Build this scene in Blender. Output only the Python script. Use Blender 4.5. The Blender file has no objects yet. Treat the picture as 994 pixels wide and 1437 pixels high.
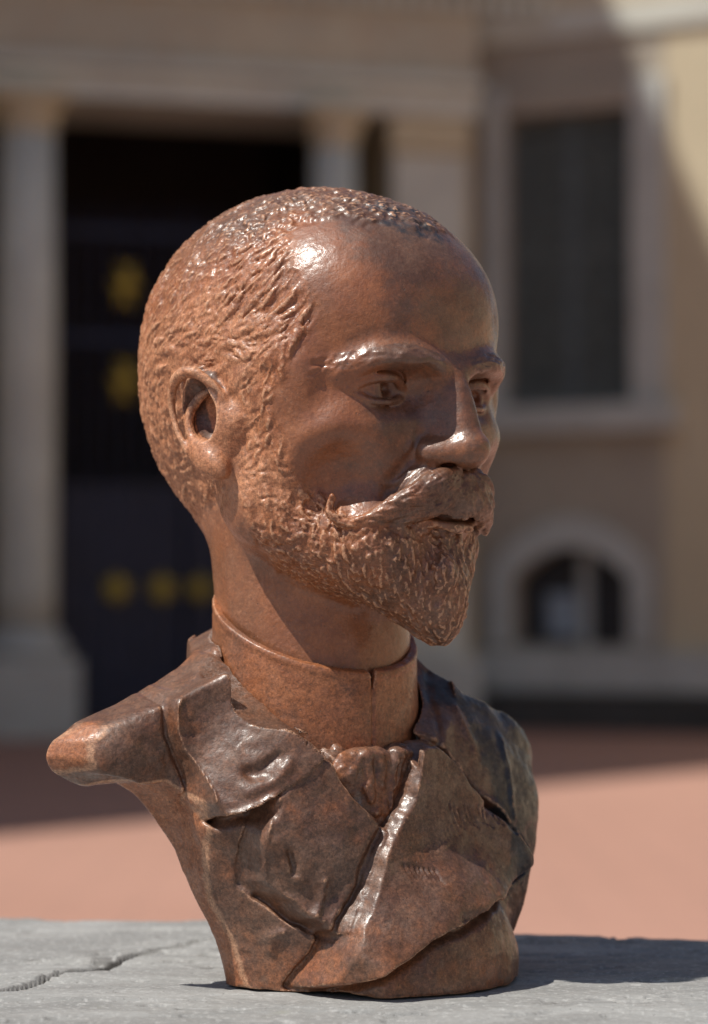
import bpy, math, random, time
import numpy as np
from mathutils import Vector, Matrix
from mathutils.bvhtree import BVHTree

T0 = time.time()
rng = np.random.default_rng(11)
random.seed(11)
R = math.radians
SC = bpy.context.scene
COL = SC.collection

# ------------------------------------------------------------------ camera
FPX, CU, CV, VH = 3520.0, 497.0, 718.5, 864.0      # focal length in photo pixels, centre, horizon row
SLAB_Z = 1.023
CAM_Z = SLAB_Z + 0.177
CAM_Y = -1.235
PITCH = math.atan((VH - CV) / FPX)
cd = bpy.data.cameras.new('camera'); cam = bpy.data.objects.new('camera', cd); COL.objects.link(cam)
cam.location = (0, CAM_Y, CAM_Z)
cam.rotation_euler = (R(90) + PITCH, 0, 0)
cd.sensor_fit = 'HORIZONTAL'; cd.sensor_width = 24.0
cd.lens = 24.0 * FPX / 994.0
cd.clip_end = 4000; cd.clip_start = 0.05
cd.dof.use_dof = True; cd.dof.focus_distance = 1.172; cd.dof.aperture_fstop = 6.0
SC.camera = cam

# ------------------------------------------------------------------ world, sun
SUN_EL, SUN_PHI = R(58.0), R(26.0)      # light travels towards (+x cos phi, +y sin phi)
w = bpy.data.worlds.new('World'); SC.world = w; w.use_nodes = True
nt = w.node_tree; nt.nodes.clear()
sky = nt.nodes.new('ShaderNodeTexSky'); sky.sky_type = 'NISHITA'; sky.sun_disc = False
sky.sun_elevation = SUN_EL
travel = Vector((math.cos(SUN_PHI) * math.cos(SUN_EL), math.sin(SUN_PHI) * math.cos(SUN_EL), -math.sin(SUN_EL)))
sky.sun_rotation = math.atan2(-travel.x, -travel.y)
bg = nt.nodes.new('ShaderNodeBackground'); bg.inputs[1].default_value = 0.08
wo = nt.nodes.new('ShaderNodeOutputWorld')
nt.links.new(sky.outputs[0], bg.inputs[0]); nt.links.new(bg.outputs[0], wo.inputs[0])
ld = bpy.data.lights.new('sun', 'SUN'); sun = bpy.data.objects.new('sun', ld); COL.objects.link(sun)
ld.energy = 5.0; ld.angle = R(0.5); ld.color = (1.0, 0.955, 0.88)
sun.rotation_euler = travel.to_track_quat('-Z', 'Y').to_euler()
SC.view_settings.view_transform = 'Standard'; SC.view_settings.look = 'None'
SC.view_settings.exposure = 0.0; SC.view_settings.gamma = 1.0
SC.render.engine = 'CYCLES'
SC.cycles.max_bounces = 6; SC.cycles.diffuse_bounces = 4

# ------------------------------------------------------------------ helpers
def tag(o, label=None, cat=None, group=None, kind=None):
    if label: o['label'] = label
    if cat: o['category'] = cat
    if group: o['group'] = group
    if kind: o['kind'] = kind
    return o

def empty(name, loc=(0, 0, 0)):
    o = bpy.data.objects.new(name, None); COL.objects.link(o); o.location = loc
    return o

def cam_ray(u, v):
    d = Vector(((u - CU) / FPX, 1.0, -(v - CV) / FPX))
    d = Matrix.Rotation(PITCH, 3, 'X') @ d
    return Vector(cam.location), d.normalized()

# ------------------------------------------------------------------ volume sculpting
VOX_HEAD, VOX_BODY = 0.7, 0.8     # mm

def hash3(ix, iy, iz, seed):
    h = (ix.astype(np.uint32) * np.uint32(374761393) + iy.astype(np.uint32) * np.uint32(668265263)
         + iz.astype(np.uint32) * np.uint32(2246822519) + np.uint32(seed * 3266489917 % 4294967296))
    h = (h ^ (h >> np.uint32(13))) * np.uint32(1274126177)
    h = h ^ (h >> np.uint32(16))
    return (h & np.uint32(0xffffff)).astype(np.float32) / 8388607.5 - 1.0

def vnoise(p, seed=0):
    """value noise in -1..1 for points (N,3)"""
    f = np.floor(p); i = f.astype(np.int64); t = (p - f).astype(np.float32)
    t = t * t * t * (t * (t * 6 - 15) + 10)
    out = 0
    for dx in (0, 1):
        wx = t[:, 0] if dx else 1 - t[:, 0]
        for dy in (0, 1):
            wy = t[:, 1] if dy else 1 - t[:, 1]
            for dz in (0, 1):
                wz = t[:, 2] if dz else 1 - t[:, 2]
                out = out + wx * wy * wz * hash3(i[:, 0] + dx, i[:, 1] + dy, i[:, 2] + dz, seed)
    return out

def fbm(p, oct=3, seed=0):
    a, s, o = 1.0, 0.0, 0.0
    for k in range(oct):
        o = o + a * vnoise(p * (2.03 ** k) + 17.3 * k, seed + k); s += a; a *= 0.5
    return o / s

def sstep(a, b, x):
    t = np.clip((x - a) / (b - a), 0, 1)
    return t * t * (3 - 2 * t)

class Vol:
    """signed distance volume in a local frame, millimetres"""
    def __init__(s, lo, hi, vox):
        s.lo = np.array(lo, np.float32); s.v = vox
        s.n = tuple(int(math.ceil((hi[i] - lo[i]) / vox)) + 1 for i in range(3))
        s.F = np.full(s.n, 60.0, np.float32); s.pad = 45.0
    def box(s, lo, hi):
        a = [max(0, int((lo[i] - s.lo[i]) / s.v)) for i in range(3)]
        b = [min(s.n[i], int((hi[i] - s.lo[i]) / s.v) + 2) for i in range(3)]
        if any(b[i] <= a[i] for i in range(3)): return None
        sl = tuple(slice(a[i], b[i]) for i in range(3))
        g = [s.lo[i] + s.v * np.arange(a[i], b[i], dtype=np.float32) for i in range(3)]
        return sl, g[0][:, None, None], g[1][None, :, None], g[2][None, None, :]
    def put(s, lo, hi, fn, k=0.0, op='u'):
        m = max(1.6 * k + 3 * s.v, s.pad)
        bx = s.box([l - m for l in lo], [h + m for h in hi])
        if bx is None: return
        sl, X, Y, Z = bx
        d = fn(X, Y, Z).astype(np.float32); A = s.F[sl]
        if op == 'u':
            if k > 0:
                h = np.clip(k - np.abs(A - d), 0, None) / k
                s.F[sl] = np.minimum(A, d) - h * h * k * 0.25
            else: s.F[sl] = np.minimum(A, d)
        else:
            d = -d if op == 's' else d
            if k > 0:
                h = np.clip(k - np.abs(A - d), 0, None) / k
                s.F[sl] = np.maximum(A, d) + h * h * k * 0.25
            else: s.F[sl] = np.maximum(A, d)
    def ell(s, c, r, k=0.0, op='u', rot=None):
        c = [float(q) for q in c]; r = [float(q) for q in r]
        M = None
        if rot is not None:
            M = np.array(rot if not isinstance(rot, tuple) else
                         (Matrix.Rotation(R(rot[2]), 3, 'Z') @ Matrix.Rotation(R(rot[1]), 3, 'Y') @ Matrix.Rotation(R(rot[0]), 3, 'X')))
            M = M.T
        e = max(r) if M is not None else None
        lo = [c[i] - (e or r[i]) for i in range(3)]; hi = [c[i] + (e or r[i]) for i in range(3)]
        def fn(X, Y, Z):
            x, y, z = X - c[0], Y - c[1], Z - c[2]
            if M is not None:
                x, y, z = (M[0][0] * x + M[0][1] * y + M[0][2] * z, M[1][0] * x + M[1][1] * y + M[1][2] * z,
                           M[2][0] * x + M[2][1] * y + M[2][2] * z)
            k0 = np.sqrt((x / r[0]) ** 2 + (y / r[1]) ** 2 + (z / r[2]) ** 2)
            k1 = np.sqrt((x / r[0] ** 2) ** 2 + (y / r[1] ** 2) ** 2 + (z / r[2] ** 2) ** 2)
            return k0 * (k0 - 1) / np.maximum(k1, 1e-6)
        s.put(lo, hi, fn, k, op)
    def cap(s, a, b, ra, rb=None, k=0.0, op='u', sc=(1, 1, 1)):
        rb = ra if rb is None else rb
        rm = max(ra, rb) / min(sc)
        lo = [min(a[i], b[i]) - rm for i in range(3)]; hi = [max(a[i], b[i]) + rm for i in range(3)]
        def fn(X, Y, Z):
            bx, by, bz = [(b[i] - a[i]) * sc[i] for i in range(3)]
            x, y, z = (X - a[0]) * sc[0], (Y - a[1]) * sc[1], (Z - a[2]) * sc[2]
            L = bx * bx + by * by + bz * bz + 1e-9
            t = np.clip((x * bx + y * by + z * bz) / L, 0, 1)
            return np.sqrt((x - t * bx) ** 2 + (y - t * by) ** 2 + (z - t * bz) ** 2) - (ra + (rb - ra) * t)
        s.put(lo, hi, fn, k, op)
    def chain(s, pts, rs, k=0.0, op='u', n=4):
        """smooth tube through the points"""
        P = catmull(np.array(pts, float), n); Q = catmull(np.array(rs, float)[:, None], n)[:, 0]
        bb = np.max(Q)
        lo = P.min(0) - bb; hi = P.max(0) + bb
        def fn(X, Y, Z):
            out = None
            for i in range(len(P) - 1):
                a, b = P[i], P[i + 1]
                bx, by, bz = b - a
                x, y, z = X - a[0], Y - a[1], Z - a[2]
                t = np.clip((x * bx + y * by + z * bz) / (bx * bx + by * by + bz * bz + 1e-9), 0, 1)
                d = np.sqrt((x - t * bx) ** 2 + (y - t * by) ** 2 + (z - t * bz) ** 2) - (Q[i] + (Q[i + 1] - Q[i]) * t)
                out = d if out is None else np.minimum(out, d)
            return out
        s.put(lo, hi, fn, k, op)
    def sample(s, P):
        q = (P - s.lo) / s.v
        q = np.clip(q, 0, np.array(s.n) - 1.001)
        i = q.astype(np.int64); t = (q - i).astype(np.float32)
        st = (s.n[1] * s.n[2], s.n[2], 1); f = s.F.ravel()
        base = i[:, 0] * st[0] + i[:, 1] * st[1] + i[:, 2]
        out = 0
        for dx in (0, 1):
            for dy in (0, 1):
                for dz in (0, 1):
                    wgt = ((t[:, 0] if dx else 1 - t[:, 0]) * (t[:, 1] if dy else 1 - t[:, 1]) * (t[:, 2] if dz else 1 - t[:, 2]))
                    out = out + wgt * f[base + dx * st[0] + dy * st[1] + dz]
        return out
    def grad(s, P, e=None):
        e = e or s.v * 1.5
        g = np.stack([s.sample(P + np.eye(3)[a] * e) - s.sample(P - np.eye(3)[a] * e) for a in range(3)], 1)
        return g / np.maximum(np.linalg.norm(g, axis=1, keepdims=True), 1e-6)
    def project(s, P, n=3):
        for _ in range(n):
            P = P - s.grad(P) * np.clip(s.sample(P), -4, 4)[:, None]
        return P
    def splats(s, P, sig, amp):
        D = [np.zeros(s.n, np.float32), np.zeros(s.n, np.float32)]
        ed = [0, .75, 1.05, 1.5, 9]
        for a, b in zip(ed[:-1], ed[1:]):
            k = (sig >= a) & (sig < b)
            if k.any(): s.splat(P[k], sig[k], amp[k], D)
        s.F -= D[0]; s.F += D[1]
    def splat(s, P, sig, amp, DD):
        """raise (amp>0) or cut (amp<0) the surface with soft balls at the points P"""
        P = np.asarray(P, float); N = len(P)
        sig = np.broadcast_to(np.asarray(sig, float), (N,)); amp = np.broadcast_to(np.asarray(amp, float), (N,))
        rad = int(math.ceil(2.4 * sig.max() / s.v))
        o = np.arange(-rad, rad + 1)
        O = np.stack(np.meshgrid(o, o, o, indexing='ij'), -1).reshape(-1, 3)
        O = O[(O ** 2).sum(1) <= (rad + .5) ** 2]
        D, Dn = DD
        ch = max(1, int(4e6 / len(O)))
        for c in range(0, N, ch):
            q = (P[c:c + ch] - s.lo) / s.v; b = np.round(q).astype(np.int64)
            idx = b[:, None, :] + O[None]
            ok = ((idx >= 0) & (idx < np.array(s.n))).all(-1)
            d2 = ((idx - q[:, None, :]) ** 2).sum(-1) * s.v ** 2
            val = np.abs(amp[c:c + ch])[:, None] * np.exp(-d2 / (2 * sig[c:c + ch][:, None] ** 2))
            fl = (idx[..., 0] * s.n[1] + idx[..., 1]) * s.n[2] + idx[..., 2]
            pos = np.broadcast_to((amp[c:c + ch] > 0)[:, None], ok.shape)
            mk = ok & pos
            np.maximum.at(D.reshape(-1), fl[mk], val[mk].astype(np.float32))
            mk = ok & ~pos
            np.maximum.at(Dn.reshape(-1), fl[mk], val[mk].astype(np.float32))

def catmull(P, n):
    if len(P) < 3: 
        return np.array([P[0] + (P[-1] - P[0]) * t for t in np.linspace(0, 1, n + 1)])
    out = []
    Q = np.vstack([2 * P[0] - P[1], P, 2 * P[-1] - P[-2]])
    for i in range(1, len(Q) - 2):
        for t in np.arange(n) / n:
            out.append(0.5 * ((2 * Q[i]) + (-Q[i - 1] + Q[i + 1]) * t + (2 * Q[i - 1] - 5 * Q[i] + 4 * Q[i + 1] - Q[i + 2]) * t * t
                              + (-Q[i - 1] + 3 * Q[i] - 3 * Q[i + 1] + Q[i + 2]) * t ** 3))
    out.append(P[-1])
    return np.array(out)

def surface_nets(F, lo, v):
    n = F.shape; ins = F < 0
    cnt = np.zeros(tuple(k - 1 for k in n), np.int8)
    for dx in (0, 1):
        for dy in (0, 1):
            for dz in (0, 1):
                cnt += ins[dx:n[0] - 1 + dx, dy:n[1] - 1 + dy, dz:n[2] - 1 + dz]
    m = (cnt > 0) & (cnt < 8)
    cells = np.argwhere(m)
    idx = np.full(m.shape, -1, np.int32); idx[m] = np.arange(len(cells), dtype=np.int32)
    f = F.ravel(); st = (n[1] * n[2], n[2], 1)
    base = cells[:, 0] * st[0] + cells[:, 1] * st[1] + cells[:, 2]
    acc = np.zeros((len(cells), 3)); c = np.zeros(len(cells))
    for ax in range(3):
        o1, o2 = [a for a in range(3) if a != ax]
        for d1 in (0, 1):
            for d2 in (0, 1):
                b0 = base + d1 * st[o1] + d2 * st[o2]
                a, b = f[b0], f[b0 + st[ax]]
                ok = (a < 0) != (b < 0)
                t = np.where(ok, a / np.where(ok, a - b, 1), 0)
                p = np.zeros((len(cells), 3)); p[:, ax] = t; p[:, o1] = d1; p[:, o2] = d2
                acc += p * ok[:, None]; c += ok
    V = (cells + acc / c[:, None]) * v + np.asarray(lo)
    quads = []
    for ax in range(3):
        o1, o2 = [(1, 2), (2, 0), (0, 1)][ax]
        sl0 = [slice(None)] * 3; sl1 = [slice(None)] * 3
        sl0[ax] = slice(0, n[ax] - 1); sl1[ax] = slice(1, n[ax])
        A, B = ins[tuple(sl0)], ins[tuple(sl1)]
        e = np.argwhere(A != B)
        e = e[(e[:, o1] > 0) & (e[:, o2] > 0) & (e[:, o1] < n[o1] - 1) & (e[:, o2] < n[o2] - 1)]
        s0 = A[e[:, 0], e[:, 1], e[:, 2]]
        def cell(d1, d2):
            q = e.copy(); q[:, o1] -= d1; q[:, o2] -= d2
            return idx[q[:, 0], q[:, 1], q[:, 2]]
        q = np.stack([cell(1, 1), cell(0, 1), cell(0, 0), cell(1, 0)], 1)
        q[~s0] = q[~s0][:, ::-1]
        quads.append(q)
    return V, np.concatenate(quads)

def vlap(V, Q):
    E = np.concatenate([Q[:, [0, 1]], Q[:, [1, 2]], Q[:, [2, 3]], Q[:, [3, 0]]])
    n = len(V); deg = np.bincount(E.ravel(), minlength=n).astype(float)
    A = np.stack([np.bincount(E[:, 0], V[E[:, 1], a], n) + np.bincount(E[:, 1], V[E[:, 0], a], n) for a in range(V.shape[1])], 1)
    return A / np.maximum(deg, 1)[:, None] - V

def taubin(V, Q, it=2, l=0.5, mu=-0.52):
    for _ in range(it):
        V = V + l * vlap(V, Q); V = V + mu * vlap(V, Q)
    return V

def vnormals(V, Q):
    fn = np.cross(V[Q[:, 2]] - V[Q[:, 0]], V[Q[:, 3]] - V[Q[:, 1]])
    N = np.zeros_like(V)
    for a in range(3):
        for j in range(4): N[:, a] += np.bincount(Q[:, j], fn[:, a], len(V))
    return N / np.maximum(np.linalg.norm(N, axis=1, keepdims=True), 1e-9)

def make_mesh(name, V, Q, N=None, attrs=None, mat=None, parent=None):
    me = bpy.data.meshes.new(name)
    me.vertices.add(len(V)); me.vertices.foreach_set('co', V.astype(np.float32).ravel())
    me.loops.add(len(Q) * 4); me.loops.foreach_set('vertex_index', Q.astype(np.int32).ravel())
    me.polygons.add(len(Q)); me.polygons.foreach_set('loop_start', np.arange(0, len(Q) * 4, 4, dtype=np.int32))
    me.update(calc_edges=True)
    me.shade_smooth()
    for k, a in (attrs or {}).items():
        at = me.attributes.new(k, 'FLOAT', 'POINT'); at.data.foreach_set('value', a.astype(np.float32))
    if N is not None: me.normals_split_custom_set_from_vertices(N.astype(np.float32))
    o = bpy.data.objects.new(name, me); COL.objects.link(o)
    if mat: me.materials.append(mat)
    if parent: o.parent = parent
    return o

class Frame:
    """local millimetres <-> world metres; local x = viewer's right, y = the way the figure faces, z = up"""
    def __init__(s, yaw, org): s.c, s.s, s.o = math.cos(R(yaw)), math.sin(R(yaw)), np.array(org, float)
    def w(s, P):
        P = np.atleast_2d(P) / 1000.0
        return np.stack([P[:, 0] * s.c + P[:, 1] * s.s, P[:, 0] * s.s - P[:, 1] * s.c, P[:, 2]], 1) + s.o
    def d(s, P):
        P = np.atleast_2d(P)
        return np.stack([P[:, 0] * s.c + P[:, 1] * s.s, P[:, 0] * s.s - P[:, 1] * s.c, P[:, 2]], 1)
    def l(s, W):
        q = (np.atleast_2d(W) - s.o) * 1000
        return np.stack([q[:, 0] * s.c + q[:, 1] * s.s, q[:, 0] * s.s - q[:, 1] * s.c, q[:, 2]], 1)

class Caster:
    """finds the point of a base volume that stands at a given place of the photo"""
    def __init__(s, vol, fr, step=3):
        V, Q = surface_nets(vol.F[::step, ::step, ::step], vol.lo, vol.v * step)
        s.fr = fr; s.b = BVHTree.FromPolygons([tuple(p) for p in fr.w(V)], [tuple(int(i) for i in q) for q in Q])
    def __call__(s, pts):
        out = []
        for u, v in pts:
            o, d = cam_ray(u, v)
            h = s.b.ray_cast(o, d)[0]
            if h is None:
                h = s.b.find_nearest(o + d * 1.2)[0]
                t = (h - o).dot(d); h = s.b.find_nearest(o + d * t)[0]
            out.append(h)
        return s.fr.l(np.array(out))

def densify(P, step=0.5, closed=False):
    P = np.asarray(P, float); out = []
    for a, b in zip(P[:-1], P[1:]):
        n = max(1, int(np.linalg.norm(b - a) / step))
        out += [a + (b - a) * i / n for i in range(n)]
    out.append(P[-1])
    return np.array(out)
def poly_sd(P, X, Z):
    P = np.asarray(P, float); n = len(P); d = None; ins = np.zeros(np.broadcast(X, Z).shape, bool)
    for i in range(n):
        a, b = P[i], P[(i + 1) % n]; e = b - a
        wx, wz = X - a[0], Z - a[1]
        t = np.clip((wx * e[0] + wz * e[1]) / (e @ e + 1e-9), 0, 1)
        q = (wx - t * e[0]) ** 2 + (wz - t * e[1]) ** 2
        d = q if d is None else np.minimum(d, q)
        if a[1] != b[1]:
            c = ((a[1] <= Z) != (b[1] <= Z)) & (X < (b[0] - a[0]) * (Z - a[1]) / (b[1] - a[1]) + a[0])
            ins ^= c
    d = np.sqrt(d)
    return np.where(ins, -d, d)

# ------------------------------------------------------------------ the head
HEAD = Frame(43.0, (-0.0141, 0.010, CAM_Z + 0.1128))
H = Vol((-104, -118, -150), (104, 122, 108), VOX_HEAD)
H.ell((0, -10, 21), (78.5, 97, 79.5))
H.ell((0, -40, -14), (61, 61, 60), 22)
H.cap((0, -16, -40), (0, -6, -150), 50, 47, 22)
H.ell((0, 34, -30), (57, 50, 72), 18)
H.ell((0, 40, 34), (60, 46, 46), 18)
H.pad = 0
for s in (-1, 1):
    H.cap((s * 46, 12, -62), (s * 14, 62, -91), 20, 17, 14)        # jaw
    H.ell((s * 41, 52, -29), (21, 18.5, 17), 18)                     # cheekbone
    H.ell((s * 59, 18, -28), (13, 32, 44), 14)
    H.ell((s * 52, 69, -47), (11, 12, 12), 15, 's')
    H.ell((s * 60, 30, 2), (12, 26, 22), 14)                       # temple
H.ell((0, 73, -60), (24, 16, 22), 14)                              # mouth mound
H.ell((0, 68, -94), (20, 17, 16), 10)                              # chin
for s in (-1, 1):
    H.chain([(s * 8, 87, 2.5), (s * 24, 87, 5.2), (s * 38, 79, 6), (s * 49, 66.5, 1.5)], [6.0, 6.8, 6.0, 3.4], 9)
    H.ell((s * 33, 91, -9), (18, 19, 11.5), 6, 's')
    H.ell((s * 19, 93, -8.5), (10, 15, 11), 6, 's')
H.chain([(0, 84.5, 4), (0, 91, -9), (0, 96.5, -26)], [6.4, 7.4, 8.0], 4)                        # nose
H.cap((0, 80, 0), (0, 85, -33), 9.5, 14.5, 5)
H.ell((0, 100, -34.5), (9, 9.5, 8), 4)
for s in (-1, 1):
    H.chain([(0, 100, -35), (s * 7, 95.5, -36.5), (s * 13.5, 88.5, -36.5), (s * 15.5, 82, -35)], [7.8, 6.6, 6.2, 5], 3.5)
    H.cap((s * 20, 82, -38), (s * 17, 84, -28), 1.2, 1.0, 3.0, 's')
    H.cap((s * 7.6, 96, -46.5), (s * 8.6, 90.5, -38), 4.4, 3.4, 1.4, 's')
    H.cap((s * 22, 82, -42), (s * 33, 72, -62), 2.0, 2.5, 7.0, 's')  # nasolabial fold
for s in (-1, 1):                                                   # eyes
    ex = s * 32 - (3 if s > 0 else 0); o = ex - s * 32; Z = 1.6
    H.ell((ex, 62.4, -8.8 + Z), (13.2, 13.2, 13.2), 0.8)
    up = [(s * 17.5, 77, -10.5), (s * 24, 80.5, -5), (ex, 81.3, -3.2), (s * 40, 77.5, -4.4), (s * 47, 70.5, -9)]
    lo = [(s * 17.5, 77, -10.5), (s * 24, 79.6, -13.2), (ex, 80.2, -14.6), (s * 40, 76.5, -13.6), (s * 47, 70.5, -9)]
    up = [(a + (o if a != ex else 0), b - 3.4, c + Z + .1) for a, b, c in up]; lo = [(a + (o if a != ex else 0), b - 3.8, c + Z - .2) for a, b, c in lo]
    H.chain(up, [1.4, 2.2, 2.6, 2.4, 1.7], 1.6)
    H.chain(lo, [1.0, 1.4, 1.5, 1.5, 1.2], 1.8)
    H.chain([(q[0], q[1] + 1.6, q[2] + 3.8) for q in up[:4]], [0.4, 0.8, 0.9, 0.5], 2.0, 's')   # lid crease
    gx = ex + 3.0
    H.ell((gx, 75.6, -8.2 + Z), (5.0, 2.6, 5.0), 0.5, 's')              # cut iris
    H.ell((gx, 75.3, -8.2 + Z), (3.1, 4.6, 3.1), 0.5, 's')
H.chain([(-17, 86, -69), (-8, 91, -70.5), (0, 91.5, -71), (8, 90, -71), (17, 86, -69)], [1.6, 2.2, 2.4, 2.2, 1.6], 4)   # lower lip
H.chain([(-19, 85, -66), (-8, 91.5, -65.6), (0, 93, -66), (8, 91.5, -65.6), (19, 85, -66)], [.6, 1, 1, 1, .6], 1.5, 's')
BARE = H.F.copy()
# ears
for s in (-1, 1):
    e = lambda *q: [(s * a, b, c) for a, b, c in q]
    H.ell((s * 76.5, 3, -19), (10, 14.8, 24.5), 3, 'u', (22, 0, s * 10))
    H.ell((s * 86.5, 0, -14), (12.5, 11, 16.5), 1.2, 's', (22, 0, s * 10))
    H.ell((s * 83, 3.5, -20), (12, 9.5, 12), 2.5, 's')
    H.chain(e((77, 15, -13), (81, 10, -4), (85.5, 1, 2.5), (87, -8, 1.5), (87, -13.5, -5), (86, -14.5, -15), (85.5, -11, -25), (84.5, -5, -34)),
            [1.0, 1.8, 2.8, 3.0, 2.2, 1.6, 1.5, 1.5], 1.6)
    H.chain(e((77, 1, -6), (78.5, -4, -9.5), (80.5, -7.5, -16), (81.5, -6.5, -24), (81.5, -2, -30.5), (80.5, 6, -33)), [1.6, 2.3, 2.4, 2.3, 2.4, 2.8], 1.2)
    H.ell((s * 81.5, 6, -38.5), (5.5, 14.5, 7.5), 3.5, 'u', (-32, 0, 0))
    H.ell((s * 73.5, 17, -22), (4.8, 7, 9), 5)
NOMUST = H.F.copy()
# beard
H.chain([(0, 77, -84), (0, 78, -95), (0, 78, -105), (1, 78.5, -113), (1, 78.5, -119.5)], [12, 14, 13.6, 12, 7.5], 6)
H.chain([(-62, 14, -44), (-58, 22, -62), (-45, 44, -79), (-24, 63, -90), (-8, 72, -102)], [7, 11, 12, 13, 12], 18)
H.ell((-28, 66, -78), (18, 14, 15), 18)
H.chain([(62, 12, -40), (56, 22, -60), (40, 40, -79), (18, 60, -90), (6, 72, -103)], [8, 11, 12, 12, 11], 10)
H.ell((22, 62, -78), (16, 13, 14), 10)
PREMUST = H.F.copy()
# moustache: overlapping locks that fan out from under the nose
rm = random.Random(4)
for s in (-1, 1):
    fs = 1 if s < 0 else .86
    for q in range(15):
        t = q / 14.0; a0 = rm.uniform(1, 9); ln = rm.uniform(.5, 1.0) if q % 3 else 1.0
        st = (a0, 94.5 + rm.uniform(-1, 2.5) - .2 * a0, -45.5 - 11 * t + rm.uniform(-1, 1))
        pts = [st, (11 + 6 * ln, 95.5 - 3.5 * t + rm.uniform(-1, 1.5), -49 - 13 * t), (17 + 14 * ln, 84 + (1 - t) * 3 + 6 * (1 - ln), -57 - 9.5 * t), (21 + 20 * ln, 75.5 + 8 * (1 - ln), -66 - 5 * t),
               (24 + 26 * ln, 67 + 12 * (1 - ln), -69 - 2 * t - 4 * (1 - ln))]
        if ln == 1.0: pts += [(54, 62.5, -66 + 3 * (1 - t)), (54.5 - 1.5 * t, 64, -59 + 2 * (1 - t))]
        rr = rm.uniform(2.1, 3.4); rs = [rr * k for k in ((1.1, 1.35, 1.05, .75, .5) + ((.42, .3) if ln == 1.0 else ()))]
        H.chain([(s * a * fs, b, c) for a, b, c in pts], rs, 1.3)
H.chain([(-38, 74.5, -67), (-20, 88, -59), (-6, 91, -53), (6, 91, -53), (18, 87, -59), (32, 74, -67)], [2.5, 5.5, 5, 5, 5.5, 2.5], 2.5)
for q in range(9):
    x = -9 + q * 2.2; H.chain([(x * .6, 95.5, -50), (x * .9, 98 - abs(x) * .12, -57), (x * 1.25, 96 - abs(x) * .15, -64.5 - rm.uniform(0, 2.5))], [2.0, 2.4, 1.5], 1.2)
H.cap((0, 101, -64), (0, 102, -50), 1.2, 1.0, 2, 's')
for s in (-1, 1): H.ell((s * 12, 83.5, -50), (13, 9.5, 8), 5, 'u', (0, s * 24, 0))
H.ell((-3, 96, -79.5), (13, 7, 4.5), 3, 's')
H.chain([(-6, 87, -83.5), (-8, 90.5, -92), (-7, 88.5, -104)], [3.4, 6.2, 4], 1.8)
print('head base', time.time() - T0)

# hair, beard: modelled strands
def to_photo(W):
    d = W - np.array(cam.location)
    c, q = math.cos(PITCH), math.sin(PITCH)
    y = d[:, 1] * c + d[:, 2] * q; z = -d[:, 1] * q + d[:, 2] * c
    return CU + FPX * d[:, 0] / y, CV - FPX * z / y
def near_photo(P):
    Q_ = P.copy(); Q_[:, 0] = -np.abs(Q_[:, 0])
    return to_photo(HEAD.w(Q_))
HAIR_P = [(60, 150), (610, 150), (650, 345), (625, 338), (590, 318), (540, 303), (470, 298), (425, 303), (412, 335), (422, 380), (447, 425), (436, 455), (405, 490), (392, 530),
          (386, 570), (396, 620), (372, 650), (335, 650), (300, 690), (282, 738), (200, 790), (60, 790)]
BEARD_P = [(335, 650), (372, 640), (396, 610), (408, 650), (425, 690), (470, 698), (505, 738), (600, 735), (640, 735), (720, 720), (720, 870), (640, 945), (590, 905), (575, 880),
           (500, 846), (440, 826), (396, 804), (370, 778), (350, 745), (338, 700)]
def mask_hair(P):
    u, v = near_photo(P); j = 9 * vnoise(P / 9, 3)
    return sstep(7, -5, poly_sd(HAIR_P, u + j, v + j))
def mask_beard(P):
    u, v = near_photo(P); j = 9 * vnoise(P / 8, 4)
    front = sstep(-30, -10, P[:, 1])
    return sstep(8, -6, poly_sd(BEARD_P, u + j, v + j)) * front

def surf_points(n, lo, hi, mask=None, thr=0.5):
    P = rng.uniform(lo, hi, (n * 6, 3)); P = P[np.abs(H.sample(P)) < 14]
    P = H.project(P, 6); P = P[np.abs(H.sample(P)) < 0.6]
    if mask is not None: P = P[mask(P) > thr]
    return P[:n]
def strands(seed, dirf, length, curl=0.0, step=0.7, wig=9.0):
    P = seed.copy(); n = int(length / step); out = []
    ph = rng.uniform(0, 6.28, len(P)); sg = rng.choice([-1, 1], len(P)) * rng.uniform(.5, 1.2, len(P)); ln = rng.uniform(.55, 1.0, len(P)) * n
    for i in range(n):
        d = dirf(P); g = H.grad(P)
        d = d - g * (d * g).sum(1, keepdims=True); d /= np.maximum(np.linalg.norm(d, axis=1, keepdims=True), 1e-6)
        a = curl * sg * (i / n) * 3.0 + curl * 0.6 * np.sin(i * step / wig * 6.28 + ph)
        b = np.cross(g, d)
        d = d * np.cos(a)[:, None] + b * np.sin(a)[:, None]
        P = P + d * step; P = P - H.grad(P) * np.clip(H.sample(P), -2, 2)[:, None]
        tp = np.where(i < ln, np.sin(np.pi * np.clip((i + .7) / (ln + 1), 0, 1)) ** 0.6, 0)
        out.append((P.copy(), tp))
    return out
def comb(seed, dirf, length, sig, amp, neg=0.45, mask=None, **kw):
    st = strands(seed, dirf, length, **kw)
    sg = rng.uniform(sig[0], sig[1], len(seed)); am = rng.uniform(amp[0], amp[1], len(seed))
    cut = rng.random(len(seed)) < neg; am = np.where(cut, -am * 0.9, am); sg = np.where(cut, sg * 0.8, sg)
    P = np.concatenate([p for p, t in st]); T = np.concatenate([t for p, t in st])
    S = np.tile(sg, len(st)); A = np.tile(am, len(st)) * T
    if mask is not None: A = A * mask(P)
    k = np.abs(A) > 0.05
    return P[k], S[k], A[k]
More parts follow.
